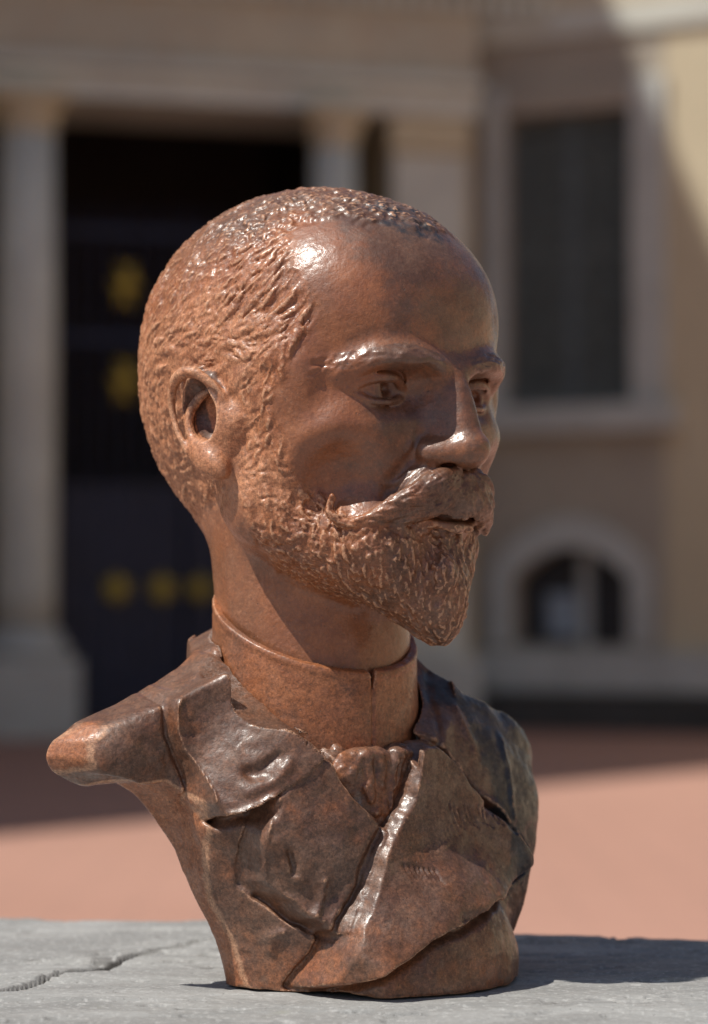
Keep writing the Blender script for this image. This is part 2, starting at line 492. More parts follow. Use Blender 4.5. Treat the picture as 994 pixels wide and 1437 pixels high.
def dir_hair(P):
    x, y, z = P.T; s = np.where(x < 0, -1.0, 1.0)
    d = np.stack([0 * x, -0.55 + 0 * x, -0.85 + 0 * x], 1)
    band = np.exp(-((z - 13) / 9) ** 2) * sstep(50, 25, y) * sstep(-60, -30, y)
    d = d * (1 - band[:, None]) + band[:, None] * np.stack([0 * x, -1 + 0 * x, 0.1 + 0.012 * y], 1)
    topw = sstep(72, 92, z)
    d = d * (1 - topw[:, None]) + topw[:, None] * np.stack([s * 0.5, -0.9 + 0 * x, 0 * x], 1)
    back = sstep(-40, -70, y)
    d = d * (1 - back[:, None]) + back[:, None] * np.stack([0 * x, -0.1 + 0 * x, -1 + 0 * x], 1)
    a = (0.4 + 0.5 * sstep(20, -20, y)) * fbm(P / 22, 2, 41); g = H.grad(P); b = np.cross(g, d)
    return d * np.cos(a)[:, None] + b * np.sin(a)[:, None]
def dir_beard(P):
    x, y, z = P.T; s = np.where(x < 0, -1.0, 1.0)
    d = np.stack([-s * 0.25, 0.35 + 0 * x, -0.8 + 0 * x], 1)
    a = 1.1 * fbm(P / 15, 2, 51); g = H.grad(P); b = np.cross(g, d)
    return d * np.cos(a)[:, None] + b * np.sin(a)[:, None]
def dir_must(P):
    x, y, z = P.T; s = np.where(x < 0, -1.0, 1.0); t = np.abs(x) / 50
    return np.stack([s * (0.55 + 0.4 * t), -0.3 - 0.3 * t, -0.75 + 0.75 * t], 1)
def dir_brow(P):
    x = P[:, 0]; s = np.where(x < 0, -1.0, 1.0)
    return np.stack([s, -0.35 + 0 * x, 0.35 - 0.012 * np.abs(x)], 1)
def off_ear(P): return ~((np.abs(P[:, 0]) > 72) & (np.abs(P[:, 1] - 2) < 22) & (P[:, 2] < 6) & (P[:, 2] > -50))
def in_must(P):
    t = Vol.__new__(Vol); t.__dict__.update(H.__dict__); t.F = PREMUST
    return (t.sample(P) > 1.0) & (P[:, 1] > 40) & (P[:, 2] < -42) & (P[:, 2] > -80)
allP = []
sd = surf_points(30000, (-85, -110, -75), (85, 80, 104), mask_hair); sd = sd[off_ear(sd)]
allP.append(comb(sd[:2600], dir_hair, 10, (0.65, 1.1), (0.8, 1.6), 0.72, curl=0.35))
allP.append(comb(sd[2600:5200], dir_hair, 6, (0.55, 0.8), (0.6, 1.2), 0.7, curl=0.7))
fr = sd[(sd[:, 1] > 18) & (sd[:, 2] > 12) & (sd[:, 2] < 72)]
allP.append(comb(fr[:260], dir_hair, 20, (1.3, 2.3), (1.3, 2.6), 0.15, curl=0.15))
allP.append(comb(fr[260:620], dir_hair, 20, (0.65, 0.95), (1.2, 2.0), 0.95, curl=0.15))
bd = sd[(sd[:, 2] > 2) & (sd[:, 2] < 34) & (sd[:, 1] > -50) & (sd[:, 1] < 46)]
allP.append(comb(bd[:160], dir_hair, 24, (1.2, 2.0), (0.9, 1.8), 0.2, curl=0.25))
allP.append(comb(bd[160:460], dir_hair, 20, (0.65, 0.95), (1.0, 1.8), 0.95, curl=0.25))
tp = sd[(sd[:, 2] > 60) & (sd[:, 1] > 5)]
allP.append(comb(tp[:420], dir_hair, 10, (1.0, 1.7), (0.9, 1.9), 0.35, curl=1.5))
sd = surf_points(24000, (-75, -20, -135), (75, 100, -20), mask_beard); sd = sd[off_ear(sd)]
allP.append(comb(sd[:700], dir_beard, 12, (1.2, 1.9), (0.7, 1.5), 0.1, mask=mask_beard, curl=0.4))
allP.append(comb(sd[700:2900], dir_beard, 10, (0.55, 0.85), (0.8, 1.6), 0.85, mask=mask_beard, curl=0.5))
allP.append(comb(sd[2900:4200], dir_beard, 5, (0.55, 0.75), (0.5, 1.0), 0.6, mask=mask_beard, curl=0.9))
gt = sd[(sd[:, 1] > 58) & (sd[:, 2] < -78)]
allP.append(comb(gt[:560], lambda P: np.tile([[0.0, 0.1, -1.0]], (len(P), 1)), 12, (0.7, 1.5), (1.2, 2.2), 0.7, curl=0.15))
sd = surf_points(9000, (-58, 50, -80), (52, 112, -42)); sd = sd[in_must(sd)]
allP.append(comb(sd[:900], dir_must, 15, (0.55, 0.95), (0.7, 1.5), 0.75, curl=0.15))
sd = surf_points(5000, (-56, 55, 2), (54, 100, 20)); sd = sd[(np.abs(sd[:, 0]) > 9) & (np.abs(sd[:, 2] - (4.5 + 5 * np.exp(-((np.abs(sd[:, 0]) - 30) / 16) ** 2))) < 3.6)]
allP.append(comb(sd[:240], dir_brow, 8, (0.6, 0.9), (0.4, 0.85), 0.75, curl=0.2))
pt = surf_points(3000, (-85, -110, -70), (85, 20, 60), mask_hair); pt = pt[off_ear(pt)][:260]
allP.append((pt, rng.uniform(0.8, 1.6, len(pt)), -rng.uniform(0.8, 2.2, len(pt))))
PP, SS, AA = [np.concatenate([a[i] for a in allP]) for i in range(3)]
print('strand points', len(PP), time.time() - T0)
H.splats(PP, SS, AA)
print('hair', time.time() - T0)
# ------------------------------------------------------------------ the torso
BODY = Frame(31.0, (-0.0194, 0.010, SLAB_Z))
B = Vol((-158, -46, -4), (146, 108, 204), VOX_BODY)
B.ell((-4, -8, 107), (150, 27, 26))                                  # shoulders
for s in (-1, 1): B.cap((s * 18, -12, 172), (s * 104, -8, 115), 42, 23, 14)
B.cap((0, -4, 200), (0, 4, 120), 52, 60, 16)
B.ell((-3, 4, 62), (88, 63, 90), 12)                                 # chest
B.ell((26, 0, 62), (106, 56, 90), 12)
B.ell((20, 34, 6), (68, 57, 60), 12)
B.ell((-22, 46, -2), (30, 46, 26), 12)
B.pad = 0
PROFILE = [(-55, -20), (-55, 2), (-60, 22), (-69, 42), (-78, 64), (-87, 80), (-95, 91), (-104, 97), (-114, 96), (-123, 94), (-131, 96), (-137, 102), (-140, 110), (-138, 119),
           (-130, 127), (-118, 132), (-104, 137), (-86, 146), (-70, 155), (-56, 164), (-42, 172), (-32, 180), (-26, 198), (0, 204), (40, 192), (57, 168),
           (64, 153), (76, 141), (92, 136), (110, 130), (123, 120), (129, 107), (119, 82), (108, 53), (101, 25), (96, 0), (96, -20)]
def opening(X, Y, Z):
    f = np.sqrt((X / 50.5) ** 2 + (Y / 50.0) ** 2) * 50 - 50.6 - 0.05 * np.clip(160 - Z, 0, 60)
    g = np.sqrt(X ** 2 + Y ** 2) - 62 - 8 * sstep(-8, 16, Y)
    up_ = sstep(12, -18, Y) * (8 - 0.6 * (g + 12))
    return np.minimum(np.maximum(f, (147 - 0.75 * Y) - Z), np.maximum(g, (156 - 0.75 * np.maximum(Y, -12) + up_) - Z))
def PSD(X, Y, Z):
    sl_ = 0.55 * np.clip(Y + 12, 0, 26) * sstep(40, 105, Z) * sstep(-30, -70, X)
    x2 = (X - sl_).ravel() if sl_.ndim == 3 else X - sl_
    if sl_.ndim == 3:
        T2 = poly_sd(PROFILE, PGX[:, None], PGZ[None, :]).astype(np.float32)       # look-up table of the flat profile
        fx_ = (X - sl_ - PGX[0]) / 1.0; i_ = np.clip(fx_.astype(np.int32), 0, len(PGX) - 2); t_ = fx_ - i_
        fz_ = (Z - PGZ[0]) / 1.0; j_ = np.clip(fz_.astype(np.int32), 0, len(PGZ) - 2) + 0 * i_; u_ = fz_ - j_
        return ((T2[i_, j_] * (1 - t_) + T2[i_ + 1, j_] * t_) * (1 - u_) + (T2[i_, j_ + 1] * (1 - t_) + T2[i_ + 1, j_ + 1] * t_) * u_)
    return poly_sd(PROFILE, x2, Z)
PGX, PGZ = np.arange(-200.0, 160.0), np.arange(-26.0, 216.0)
TOPP = [(-190, -60), (-190, 114), (-146, 116), (-138, 123), (-126, 130)] + [p for p in PROFILE if p[1] > 131] + [(123, 121), (132, 108), (190, 100), (190, -60)]
def carve(k, th=True):
    B.put((-158, -46, -4), (146, 108, 204), lambda X, Y, Z: PSD(X, Y, Z), k, 'i')
    def thin(X, Y, Z):
        zl = Z.ravel(); xl = np.interp(zl, [-20, 2, 22, 42, 64, 80, 91], [-55, -55, -60, -69, -78, -87, -95])
        T_ = np.interp(zl, [0, 60, 90, 112], [13, 17, 24, 90]); yb = -15 + 26 * np.clip(1 - zl / 100, 0, 1)
        return (Y - (yb + T_)[None, None, :] - 1.5 * (X - xl[None, None, :])) * .555
    if th:
        B.put((-158, -46, -4), (0, 108, 204), thin, 6.0, 'i')
        B.put((-158, -46, -4), (146, 108, 204), lambda X, Y, Z: poly_sd(TOPP, X, Z) + 0 * Y, 10.0, 'i')
    B.put((-158, -46, -4), (146, 108, 204), lambda X, Y, Z: (-15 + 26 * np.clip(1 - Z / 100, 0, 1) * np.clip((-30 - X) / 28, 0, 1) - 8 * np.clip((X + 20) / 60, 0, 1) - 18 * sstep(34, 20, np.abs(X - 5)) - 48 * sstep(66, 36, np.abs(X)) * sstep(96, 130, Z)) - Y, k, 'i')
    B.ell((-117, 4, 94), (19, 13, 8), 3, 's')                       # the hollow under the cut arm
    B.put((-70, -46, 100), (70, 70, 204), opening, 1.5, 's')
carve(3.0)
castB = Caster(B, BODY)
def on_body(pts): return castB(pts)
def flat(pts): return [(p[0], p[2]) for p in castB(pts)]
gx = (B.lo[0] + B.v * np.arange(B.n[0]))[:, None]; gz = (B.lo[2] + B.v * np.arange(B.n[2]))[None, :]
def ramp(sd, h, wd): return h * (1 - sstep(-wd, wd * 0.5, sd))
jp = np.stack(np.broadcast_arrays(gx, gz, 0 * gx), -1).reshape(-1, 3)
J1 = fbm(jp / 16.0, 3, 5).reshape(SHP := (B.n[0], B.n[2])); J2 = fbm(jp / 16.0, 3, 9).reshape(SHP)
J3 = fbm(jp / 5.0, 2, 15).reshape(SHP)
JX, JZ = gx + 2.4 * J1 + 0.5 * J3, gz + 2.4 * J2
def region(px, smooth=3):
    P = np.array(flat(px + px[:1]))
    return poly_sd(catmull(P, smooth)[:-1] if smooth > 1 else P[:-1], JX, JZ)
COLLAR_L = region([(281, 880), (325, 945), (382, 1003), (434, 1042), (452, 1066), (420, 1090), (376, 1119), (340, 1135), (304, 1149), (281, 1128), (262, 1080), (240, 1030), (212, 958), (240, 925)], 1)
LAPEL_L = region([(434, 1042), (470, 1088), (503, 1130), (536, 1166), (545, 1240), (505, 1300), (470, 1315), (437, 1299), (393, 1268), (347, 1236), (347, 1200), (356, 1170), (374, 1140), (376, 1119), (420, 1070)], 2)
LAPEL_R = region([(570, 1046), (566, 1114), (538, 1158), (515, 1217), (503, 1246), (480, 1300), (457, 1343), (425, 1380), (500, 1376), (577, 1336), (617, 1312),
                (684, 1267), (735, 1217), (722, 1180), (700, 1150), (668, 1124), (640, 1085), (612, 1052), (590, 1040)], 2)
V_OPEN = region([(434, 1030), (470, 1088), (503, 1130), (536, 1166), (566, 1110), (572, 1040), (515, 1030)])
def line_d(px, sm=3):
    P = catmull(np.array(flat(px)), sm); d = None
    for a, c in zip(P[:-1], P[1:]):
        e = c - a; t = np.clip(((JX - a[0]) * e[0] + (JZ - a[1]) * e[1]) / (e @ e + 1e-9), 0, 1)
        q = np.hypot(JX - a[0] - t * e[0], JZ - a[1] - t * e[1]); d = q if d is None else np.minimum(d, q)
    return d
RIDD = line_d([(568, 1060), (562, 1116), (536, 1160), (513, 1219), (500, 1248), (478, 1300), (455, 1343), (432, 1372)])
def ridge(px, h, wd): return h * np.exp(-(line_d(px) / wd) ** 2)
D = np.maximum(ramp(COLLAR_L, 6.2, 1.1), ramp(LAPEL_L, 4.4, 1.3) + 0.8 * np.exp(-((LAPEL_L + 3) / 3) ** 2))
D = np.maximum(D, ramp(LAPEL_R, 8.5, 1.2 + 3.2 * np.exp(-(RIDD / 9) ** 2)) + ridge([(568, 1060), (562, 1116), (536, 1160), (513, 1219), (500, 1248), (478, 1300), (455, 1343), (432, 1372)], .6, 6.0))
GR = 3.4 * np.exp(-((LAPEL_R - 2.6) / 1.9) ** 2) * (LAPEL_R > 0) + (LAPEL_R > 0) * (1.7 * np.exp(-((COLLAR_L - 2.2) / 1.4) ** 2) * (COLLAR_L > 0) * (LAPEL_L > 0) + 2.2 * np.exp(-((LAPEL_L - 2.0) / 1.6) ** 2) * (LAPEL_L > 0) * (COLLAR_L > 0))
D = D - GR
D = D - ramp(V_OPEN, 3.0, 2.0) * (LAPEL_R > 0)
D += ridge([(213, 962), (240, 1030), (262, 1078), (282, 1122)], 1.3, 1.2)                       # worn edge of the jacket collar
D += ridge([(303, 1146), (335, 1134), (372, 1118)], 1.8, 1.5) - ridge([(322, 1154), (345, 1147), (372, 1136)], 6.0, 3.0)   # notch and the gap under it
D += ridge([(378, 1122), (372, 1150), (352, 1186), (346, 1230)], 1.8, 1.6)
D += ridge([(347, 1236), (370, 1250), (395, 1262), (440, 1294)], 1.2, 1.4) - ridge([(365, 1258), (395, 1274), (440, 1306)], 2.0, 1.8)
D -= ridge([(340, 1088), (362, 1080), (384, 1064)], 2.6, 2.6); D += ridge([(330, 1105), (370, 1092), (392, 1070)], 1.8, 3.0)
D -= ridge([(394, 1192), (402, 1208), (398, 1222)], 1.8, 1.6); D += ridge([(376, 1180), (384, 1205), (402, 1232)], 1.6, 3.5)
D += ridge([(376, 1330), (380, 1315), (392, 1308)], 1.6, 1.8) + ridge([(430, 1285), (445, 1250), (450, 1235)], 1.2, 1.6)
D -= ridge([(668, 1127), (690, 1140), (706, 1160)], 4.5, 2.2); D += ridge([(672, 1118), (700, 1132), (716, 1160)], 2.4, 2.4)
D += ridge([(684, 1152), (712, 1176), (722, 1200)], 2.0, 8.0) + ridge([(600, 1245), (640, 1228), (690, 1222)], 1.2, 9.0)
D -= ridge([(640, 1290), (690, 1266), (732, 1226)], 2.5, 2.2)
D += ridge([(702, 1034), (712, 1085), (721, 1145)], 1.5, 2.0) + ridge([(622, 972), (648, 1010), (664, 1050)], 1.6, 2.5)
D -= ridge([(602, 945), (606, 990), (618, 1040)], 2.0, 2.5)
for q in range(11):                                                                              # comb marks
    u0 = 620 + q * 6.0; v0 = 1128 + (q % 3) * 4
    D -= ridge([(u0 - 2, v0), (u0 + 1, v0 + 14), (u0 + 6, v0 + 27 - q * .6)], 1.25, 0.7)
for q in range(7):
    u0 = 552 + q * 6.5; v0 = 1210 + q * 1.5
    D -= ridge([(u0, v0), (u0 + 5, v0 + 12), (u0 + 12, v0 + 22)], 1.1, 0.7)
for q in range(8):
    u0 = 590 + q * 5; v0 = 1178 - q * 3
    D -= ridge([(u0, v0), (u0 + 6, v0 + 14)], 0.7, 0.6)
D += 0.9 * J1 + 0.15 * J3 + 0.5 * fbm(jp / 9.0, 3, 31).reshape(SHP)
wy = sstep(-22, 6, B.lo[1] + B.v * np.arange(B.n[1]))
B.F -= (D[:, None, :] * wy[None, :, None]).astype(np.float32)
carve(2.6, False)
# rough broken foot of the cast
fx, fy = B.lo[0] + B.v * np.arange(B.n[0]), B.lo[1] + B.v * np.arange(B.n[1])
fp = np.stack(np.meshgrid(fx, fy, indexing='ij'), -1).reshape(-1, 2); fp = np.concatenate([fp, 0 * fp[:, :1]], 1)
foot = 0.4 + 2.2 * np.clip(fbm(fp / 30, 2, 21) + .05, 0, 1) + 0.4 * fbm(fp / 8, 2, 22)
foot = foot.reshape(B.n[0], B.n[1]).astype(np.float32)
zz = (B.lo[2] + B.v * np.arange(B.n[2])).astype(np.float32)
B.F = np.maximum(B.F, (foot[:, :, None] - zz[None, None, :]) * .8)
print('body base', time.time() - T0)
# shirt front and cravat, tucked under the collar
K = Vol((-45, 10, 62), (45, 86, 150), VOX_HEAD)
castK = Caster(B, BODY, 2)
def kp(u, v, out=0.0):
    p = castK([(u, v)])[0]; return np.array([p[0], p[1] + out, p[2]])
K.cap((0, 8, 106), (0, 30, 88), 36, 34); K.pad = 0
K.ell(kp(496, 1056, -2.5), (24, 7, 8), 4)
K.ell(kp(505, 1085, -3), (14, 6, 12), 4)
K.ell(kp(528, 1078, -2), (11, 6, 10), 3)
K.ell(kp(488, 1056, -2), (8, 5, 5), 2)
K.ell(kp(560, 1056, -2), (6, 5, 5), 2)
for a, c2, r0, r1 in [((508, 1062), (518, 1122), 4.6, 2.6), ((520, 1058), (526, 1140), 5.2, 2.4), ((536, 1056), (532, 1150), 5.0, 2.6), ((552, 1060), (540, 1140), 4.6, 2.2), ((563, 1058), (552, 1110), 4.0, 2.0),
                      ((462, 1050), (492, 1085), 4.6, 3.5), ((482, 1048), (510, 1105), 5.0, 3.0)]:
    K.cap(kp(*a, 3.0), kp(*c2, 1.5), r0, r1, 0.7)
for q in range(10):
    K.cap(kp(502 + q * 6, 1066 + (q % 3) * 6, 5.0), kp(512 + q * 4, 1110 + (q % 4) * 8, 4.0), 1.0, .8, .8, 's')
kj = np.stack(np.meshgrid(*[K.lo[i] + K.v * np.arange(K.n[i]) for i in range(3)], indexing='ij'), -1).reshape(-1, 3)
K.F -= (0.5 * vnoise(kj / 4.0, 77) + 0.35 * vnoise(kj / 2.0, 78)).reshape(K.n).astype(np.float32); del kj
# ------------------------------------------------------------------ shirt collar
C = Vol((-66, -66, 100), (66, 66, 208), VOX_HEAD)
XC, YC, ZC = [C.lo[i] + C.v * np.arange(C.n[i]) for i in range(3)]
XC, YC, ZC = XC[:, None, None], YC[None, :, None], ZC[None, None, :]
rad = np.sqrt((XC / 50.5) ** 2 + (YC / 50.0) ** 2) * 50
flare = 0.10 * np.clip(172 - 0.45 * YC - ZC, 0, 60) * 0.35
top = 173.5 - 0.47 * YC; bot = 155 - 0.75 * YC
f = np.maximum(rad - 50 - flare, (46.4 + flare) - rad)
f = np.maximum(f, ZC - top); f = np.maximum(f, bot - 12 - ZC)
ang = XC - 3.0 + 0 * YC
seam = 1.1 * np.exp(-((ang - 0.02 * (ZC - 140)) / 0.9) ** 2) * (YC > 0)
notch = np.abs(XC - 3.0) - 0.38 * (ZC - 144)
f = np.where(YC > 0, np.maximum(f, -np.maximum(notch, 143 - ZC)), f)
rim = 0.5 * np.exp(-((ZC - top + 1.8) / 1.6) ** 2)
C.F = (f + seam - rim * (rad > 49)).astype(np.float32)
C.F[:] = np.minimum(C.F, 50)
# ------------------------------------------------------------------ materials
class NT:
    def __init__(s, name):
        s.m = bpy.data.materials.new(name); s.m.use_nodes = True; s.t = s.m.node_tree; s.t.nodes.clear()
        s.out = s.t.nodes.new('ShaderNodeOutputMaterial'); s.p = s.t.nodes.new('ShaderNodeBsdfPrincipled')
        s.t.links.new(s.p.outputs[0], s.out.inputs[0]); s.tc = s.t.nodes.new('ShaderNodeTexCoord').outputs['Object']
    def L(s, a, b): s.t.links.new(a, b)
    def set(s, inp, val):
        if hasattr(val, 'is_output') or isinstance(val, bpy.types.NodeSocket): s.L(val, inp)
        elif isinstance(val, (tuple, list)) and len(val) == 3 and inp.type == 'RGBA': inp.default_value = (*val, 1)
        else: inp.default_value = val
    def noise(s, scale, detail=4, rough=0.6, dist=0.0, vec=None, ch=0):
        n = s.t.nodes.new('ShaderNodeTexNoise'); n.inputs['Scale'].default_value = scale; n.inputs['Detail'].default_value = detail
        n.inputs['Roughness'].default_value = rough; n.inputs['Distortion'].default_value = dist
        s.L(vec or s.tc, n.inputs['Vector']); return n.outputs[ch]
    def vor(s, scale, feature='F1', vec=None, rnd=1.0):
        n = s.t.nodes.new('ShaderNodeTexVoronoi'); n.feature = feature; n.inputs['Scale'].default_value = scale
        n.inputs['Randomness'].default_value = rnd; s.L(vec or s.tc, n.inputs['Vector']); return n.outputs[0]
    def mapv(s, sc=(1, 1, 1), rot=(0, 0, 0), vec=None):
        n = s.t.nodes.new('ShaderNodeMapping'); n.inputs['Scale'].default_value = sc; n.inputs['Rotation'].default_value = rot
        s.L(vec or s.tc, n.inputs['Vector']); return n.outputs[0]
    def attr(s, name):
        n = s.t.nodes.new('ShaderNodeAttribute'); n.attribute_name = name; return n.outputs['Fac']
    def rmp(s, x, a, b, lo=0.0, hi=1.0, smooth=True):
        n = s.t.nodes.new('ShaderNodeMapRange'); n.interpolation_type = 'SMOOTHSTEP' if smooth else 'LINEAR'
        s.set(n.inputs[0], x); n.inputs[1].default_value = a; n.inputs[2].default_value = b; n.inputs[3].default_value = lo; n.inputs[4].default_value = hi
        return n.outputs[0]
    def math(s, op, a, b=0.0):
        n = s.t.nodes.new('ShaderNodeMath'); n.operation = op; s.set(n.inputs[0], a); s.set(n.inputs[1], b); return n.outputs[0]
    def mix(s, f, a, b):
        n = s.t.nodes.new('ShaderNodeMix'); n.data_type = 'RGBA'; s.set(n.inputs[0], f); s.set(n.inputs[6], a); s.set(n.inputs[7], b); return n.outputs[2]
    def bump(s, h, dist, strength=1.0, normal=None):
        n = s.t.nodes.new('ShaderNodeBump'); n.inputs['Strength'].default_value = strength; n.inputs['Distance'].default_value = dist
        s.L(h, n.inputs['Height'])
        if normal: s.L(normal, n.inputs['Normal'])
        return n.outputs[0]

def bust_material(name):
    n = NT(name); mul = lambda a, b: n.math('MULTIPLY', a, b); add = lambda a, b: n.math('ADD', a, b)
    pat_shade, wear, dust, pale = n.attr('patina_shade'), n.attr('wear'), n.attr('dust'), n.attr('pale'); skin = n.attr('skin')  # first attribute also carries painted shade: shoulder, face, ear bowls
    base = n.mix(n.rmp(n.noise(38, 6, .62, .6), .38, .66), (0.235, 0.078, 0.029), (0.315, 0.114, 0.044))
    base = n.mix(n.rmp(n.noise(17, 6, .66), .46, .66, 0, .7), base, (0.165, 0.066, 0.030))
    pk = add(pale, mul(n.math('SUBTRACT', n.noise(210, 7, .75), .5), 1.6))
    base = n.mix(n.rmp(pk, .25, .95), base, (0.46, 0.210, 0.108))
    dark = n.mix(n.rmp(n.noise(55, 6, .65, .4), .4, .65), (0.098, 0.042, 0.023), (0.142, 0.073, 0.045))
    dark = n.mix(n.rmp(n.noise(150, 7, .75), .52, .66, 0, .55), dark, (0.20, 0.088, 0.046))
    k = add(pat_shade, mul(n.math('SUBTRACT', n.noise(130, 8, .72), .5), 1.2))
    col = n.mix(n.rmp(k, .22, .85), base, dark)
    col = n.mix(n.rmp(k, 1.0, 1.3), col, (0.028, 0.024, 0.026))  # near-black, mainly the far shoulder's painted shade
    # worn high spots show the pale clay
    wk = add(wear, mul(n.math('SUBTRACT', n.noise(260, 4, .7), .5), 1.1))
    col = n.mix(n.rmp(wk, .42, .95, 0, .62), col, (0.54, 0.29, 0.165))
    # grey dust caught in joints
    dk = add(dust, mul(n.math('SUBTRACT', n.noise(180, 5, .75), .5), 1.0))
    col = n.mix(n.rmp(dk, .45, .85, 0, .8), col, (0.36, 0.31, 0.27))
    # the grain of the fired clay: pale and dark specks about a millimetre across
    g1 = n.noise(620, 3, .75); g2 = n.noise(1500, 2, .6)
    hs = n.t.nodes.new('ShaderNodeHueSaturation'); n.L(col, hs.inputs['Color'])
    gv = mul(n.rmp(g1, .32, .70, .58, 1.5, False), n.rmp(g2, .3, .7, .78, 1.25, False))
    gf = n.t.nodes.new('ShaderNodeMix'); n.L(n.rmp(skin, 0, 1, 0, .55), gf.inputs[0]); n.L(gv, gf.inputs[2]); gf.inputs[3].default_value = .97
    n.L(gf.outputs[0], hs.inputs['Value'])
    pits = n.rmp(n.noise(700, 2, .5), .30, .24, 0, .6)
    col = n.mix(pits, hs.outputs[0], (0.05, 0.026, 0.018))
    n.set(n.p.inputs['Base Color'], col)
    rg = add(n.rmp(n.noise(70, 5, .65), .3, .7, .46, .62), mul(n.rmp(dk, .45, .85), .3))
    n.set(n.p.inputs['Roughness'], rg)
    cw = mul(n.rmp(n.noise(85, 7, .75), .38, .62, .15, .85), n.rmp(pk, .2, .8, 1.0, .25))
    cw = mul(cw, n.rmp(g1, .35, .6, .55, 1.0)); sk = mul(skin, n.rmp(n.noise(60, 4, .6), .3, .6, .55, 1.0))
    mx = n.math('MAXIMUM', cw, mul(sk, .8)); n.set(n.p.inputs['Coat Weight'], mx)
    n.set(n.p.inputs['Coat Roughness'], n.rmp(g1, .3, .7, .30, .17)); n.p.inputs['Coat IOR'].default_value = 1.5
    b1 = n.bump(g1, 0.0006, .45)
    b2 = n.bump(n.noise(190, 5, .65), 0.0009, .3, b1)
    b3 = n.bump(pits, -0.0008, .7, b2)
    n.L(b3, n.p.inputs['Normal']); n.L(n.bump(g1, 0.0004, .35, n.bump(n.noise(190, 4, .6), .0008, .25)), n.p.inputs['Coat Normal'])
    return n.m

def stone(name, c1, c2, c3, sc=1.0, rough=.85, bump=.01, streak=False):
    n = NT(name)
    col = n.mix(n.rmp(n.noise(1.3 * sc, 6, .6), .35, .65), c1, c2)
    col = n.mix(n.rmp(n.noise(9 * sc, 5, .7), .5, .72, 0, .7), col, c3)
    if streak: col = n.mix(n.rmp(n.noise(2.2 * sc, 5, .6, vec=n.mapv((1, 1, .12))), .48, .7, 0, .5), col, c3)
    n.set(n.p.inputs['Base Color'], col); n.p.inputs['Roughness'].default_value = rough
    n.L(n.bump(n.noise(30 * sc, 6, .7), bump, .5), n.p.inputs['Normal'])
    return n.m

def plain(name, c, rough=.5, metal=0.0, sc=8.0, var=.25):
    n = NT(name)
    n.set(n.p.inputs['Base Color'], n.mix(n.rmp(n.noise(sc, 4, .6), .35, .65), tuple(q * (1 - var) for q in c), tuple(min(1, q * (1 + var)) for q in c)))
    n.p.inputs['Roughness'].default_value = rough; n.p.inputs['Metallic'].default_value = metal
    return n.m
# ------------------------------------------------------------------ bust: surfaces, attributes, parts
BUST_LOC = (0.0, 0.010, SLAB_Z)
bust = empty('bust', BUST_LOC)
tag(bust, 'brown patinated clay bust of a bearded man with moustache, on the grey slab', 'bust')
M_BUST = bust_material('patinated_clay')
N_FACES = 0
def surf(vol, fr):
    V, Q = surface_nets(vol.F, vol.lo, vol.v)
    V = taubin(V, Q, 1)
    return V, Q
def curv(V, Q, N, it=3, amp=1.0):
    """how far each point stands proud of its surroundings, mm"""
    S = V.copy()
    for _ in range(it): S = S + 0.8 * vlap(S, Q)
    return ((V - S) * N).sum(1) * amp
def paleness(V, seed): return fbm(V / 20, 3, seed)
def split(V, Q, N, lab, names, fr, attrs):
    """lab: label per vertex; a face goes to the part most of its corners belong to"""
    W = fr.w(V) - np.array(BUST_LOC); Nw = fr.d(N)
    fl = np.sort(lab[Q], axis=1)[:, 1]
    for k, nm in enumerate(names):
        f = Q[fl == k]
        if not len(f): continue
        used, inv = np.unique(f, return_inverse=True); f = inv.reshape(f.shape)
        make_mesh(nm, W[used], f[:, ::-1], Nw[used], {a: x[used] for a, x in attrs.items()}, M_BUST, bust)
def sample_F(F, P):
    t = Vol.__new__(Vol); t.__dict__.update(H.__dict__); t.F = F
    return t.sample(P)
# ---- head
V, Q = surf(H, HEAD)
N = vnormals(V, Q)
mh, mb = mask_hair(V), mask_beard(V); mh = mh * off_ear(V)
V = V + N * ((0.08 + 0.16 * np.maximum(mh, mb)) * fbm(V / 1.7, 2, 61) + 0.16 * fbm(V / 6.5, 2, 63))[:, None]
N = vnormals(V, Q)
cv = curv(V, Q, N, 4)
mh, mb = mask_hair(V), mask_beard(V)
must = (sample_F(PREMUST, V) > 0.9) & (V[:, 1] > 40) & (V[:, 2] < -42) & (V[:, 2] > -80)
tuft = (sample_F(PREMUST, V) > 0.9) & ~must & (V[:, 1] > 70) & (V[:, 2] < -78) & (V[:, 2] > -112)
ear = (sample_F(BARE, V) > 0.9) & (np.abs(V[:, 0]) > 62) & (V[:, 1] < 28) & (V[:, 1] > -25) & (V[:, 2] > -56) & (V[:, 2] < 10)
exc = np.where(V[:, 0] < 0, -32.0, 29.0)
ax = np.abs(V[:, 0] - exc)
eyec = np.stack([exc, np.full(len(V), 66.5), np.full(len(V), -6.4)], 1)
eye = (np.linalg.norm(V - eyec, axis=1) < 13.9) & (V[:, 1] > 70) & (ax < 12)
zb = 4.5 + 5 * np.exp(-((np.abs(V[:, 0]) - 30) / 16) ** 2)
brow = (np.abs(V[:, 0]) > 9) & (np.abs(V[:, 0]) < 54) & (np.abs(V[:, 2] - zb) < 4.2) & (V[:, 1] > 52)
lab = np.zeros(len(V), int)
lab[mh > .5] = 1; lab[mb > .5] = 2; lab[tuft] = 2; lab[must] = 3
lab[ear & (V[:, 0] < 0)] = 4; lab[ear & (V[:, 0] > 0)] = 5
lab[brow & (V[:, 0] < 0)] = 6; lab[brow & (V[:, 0] > 0)] = 7
lab[eye & (V[:, 0] < 0)] = 8; lab[eye & (V[:, 0] > 0)] = 9
topz = sstep(38, 88, V[:, 2] + 12 * vnoise(V / 25, 81))
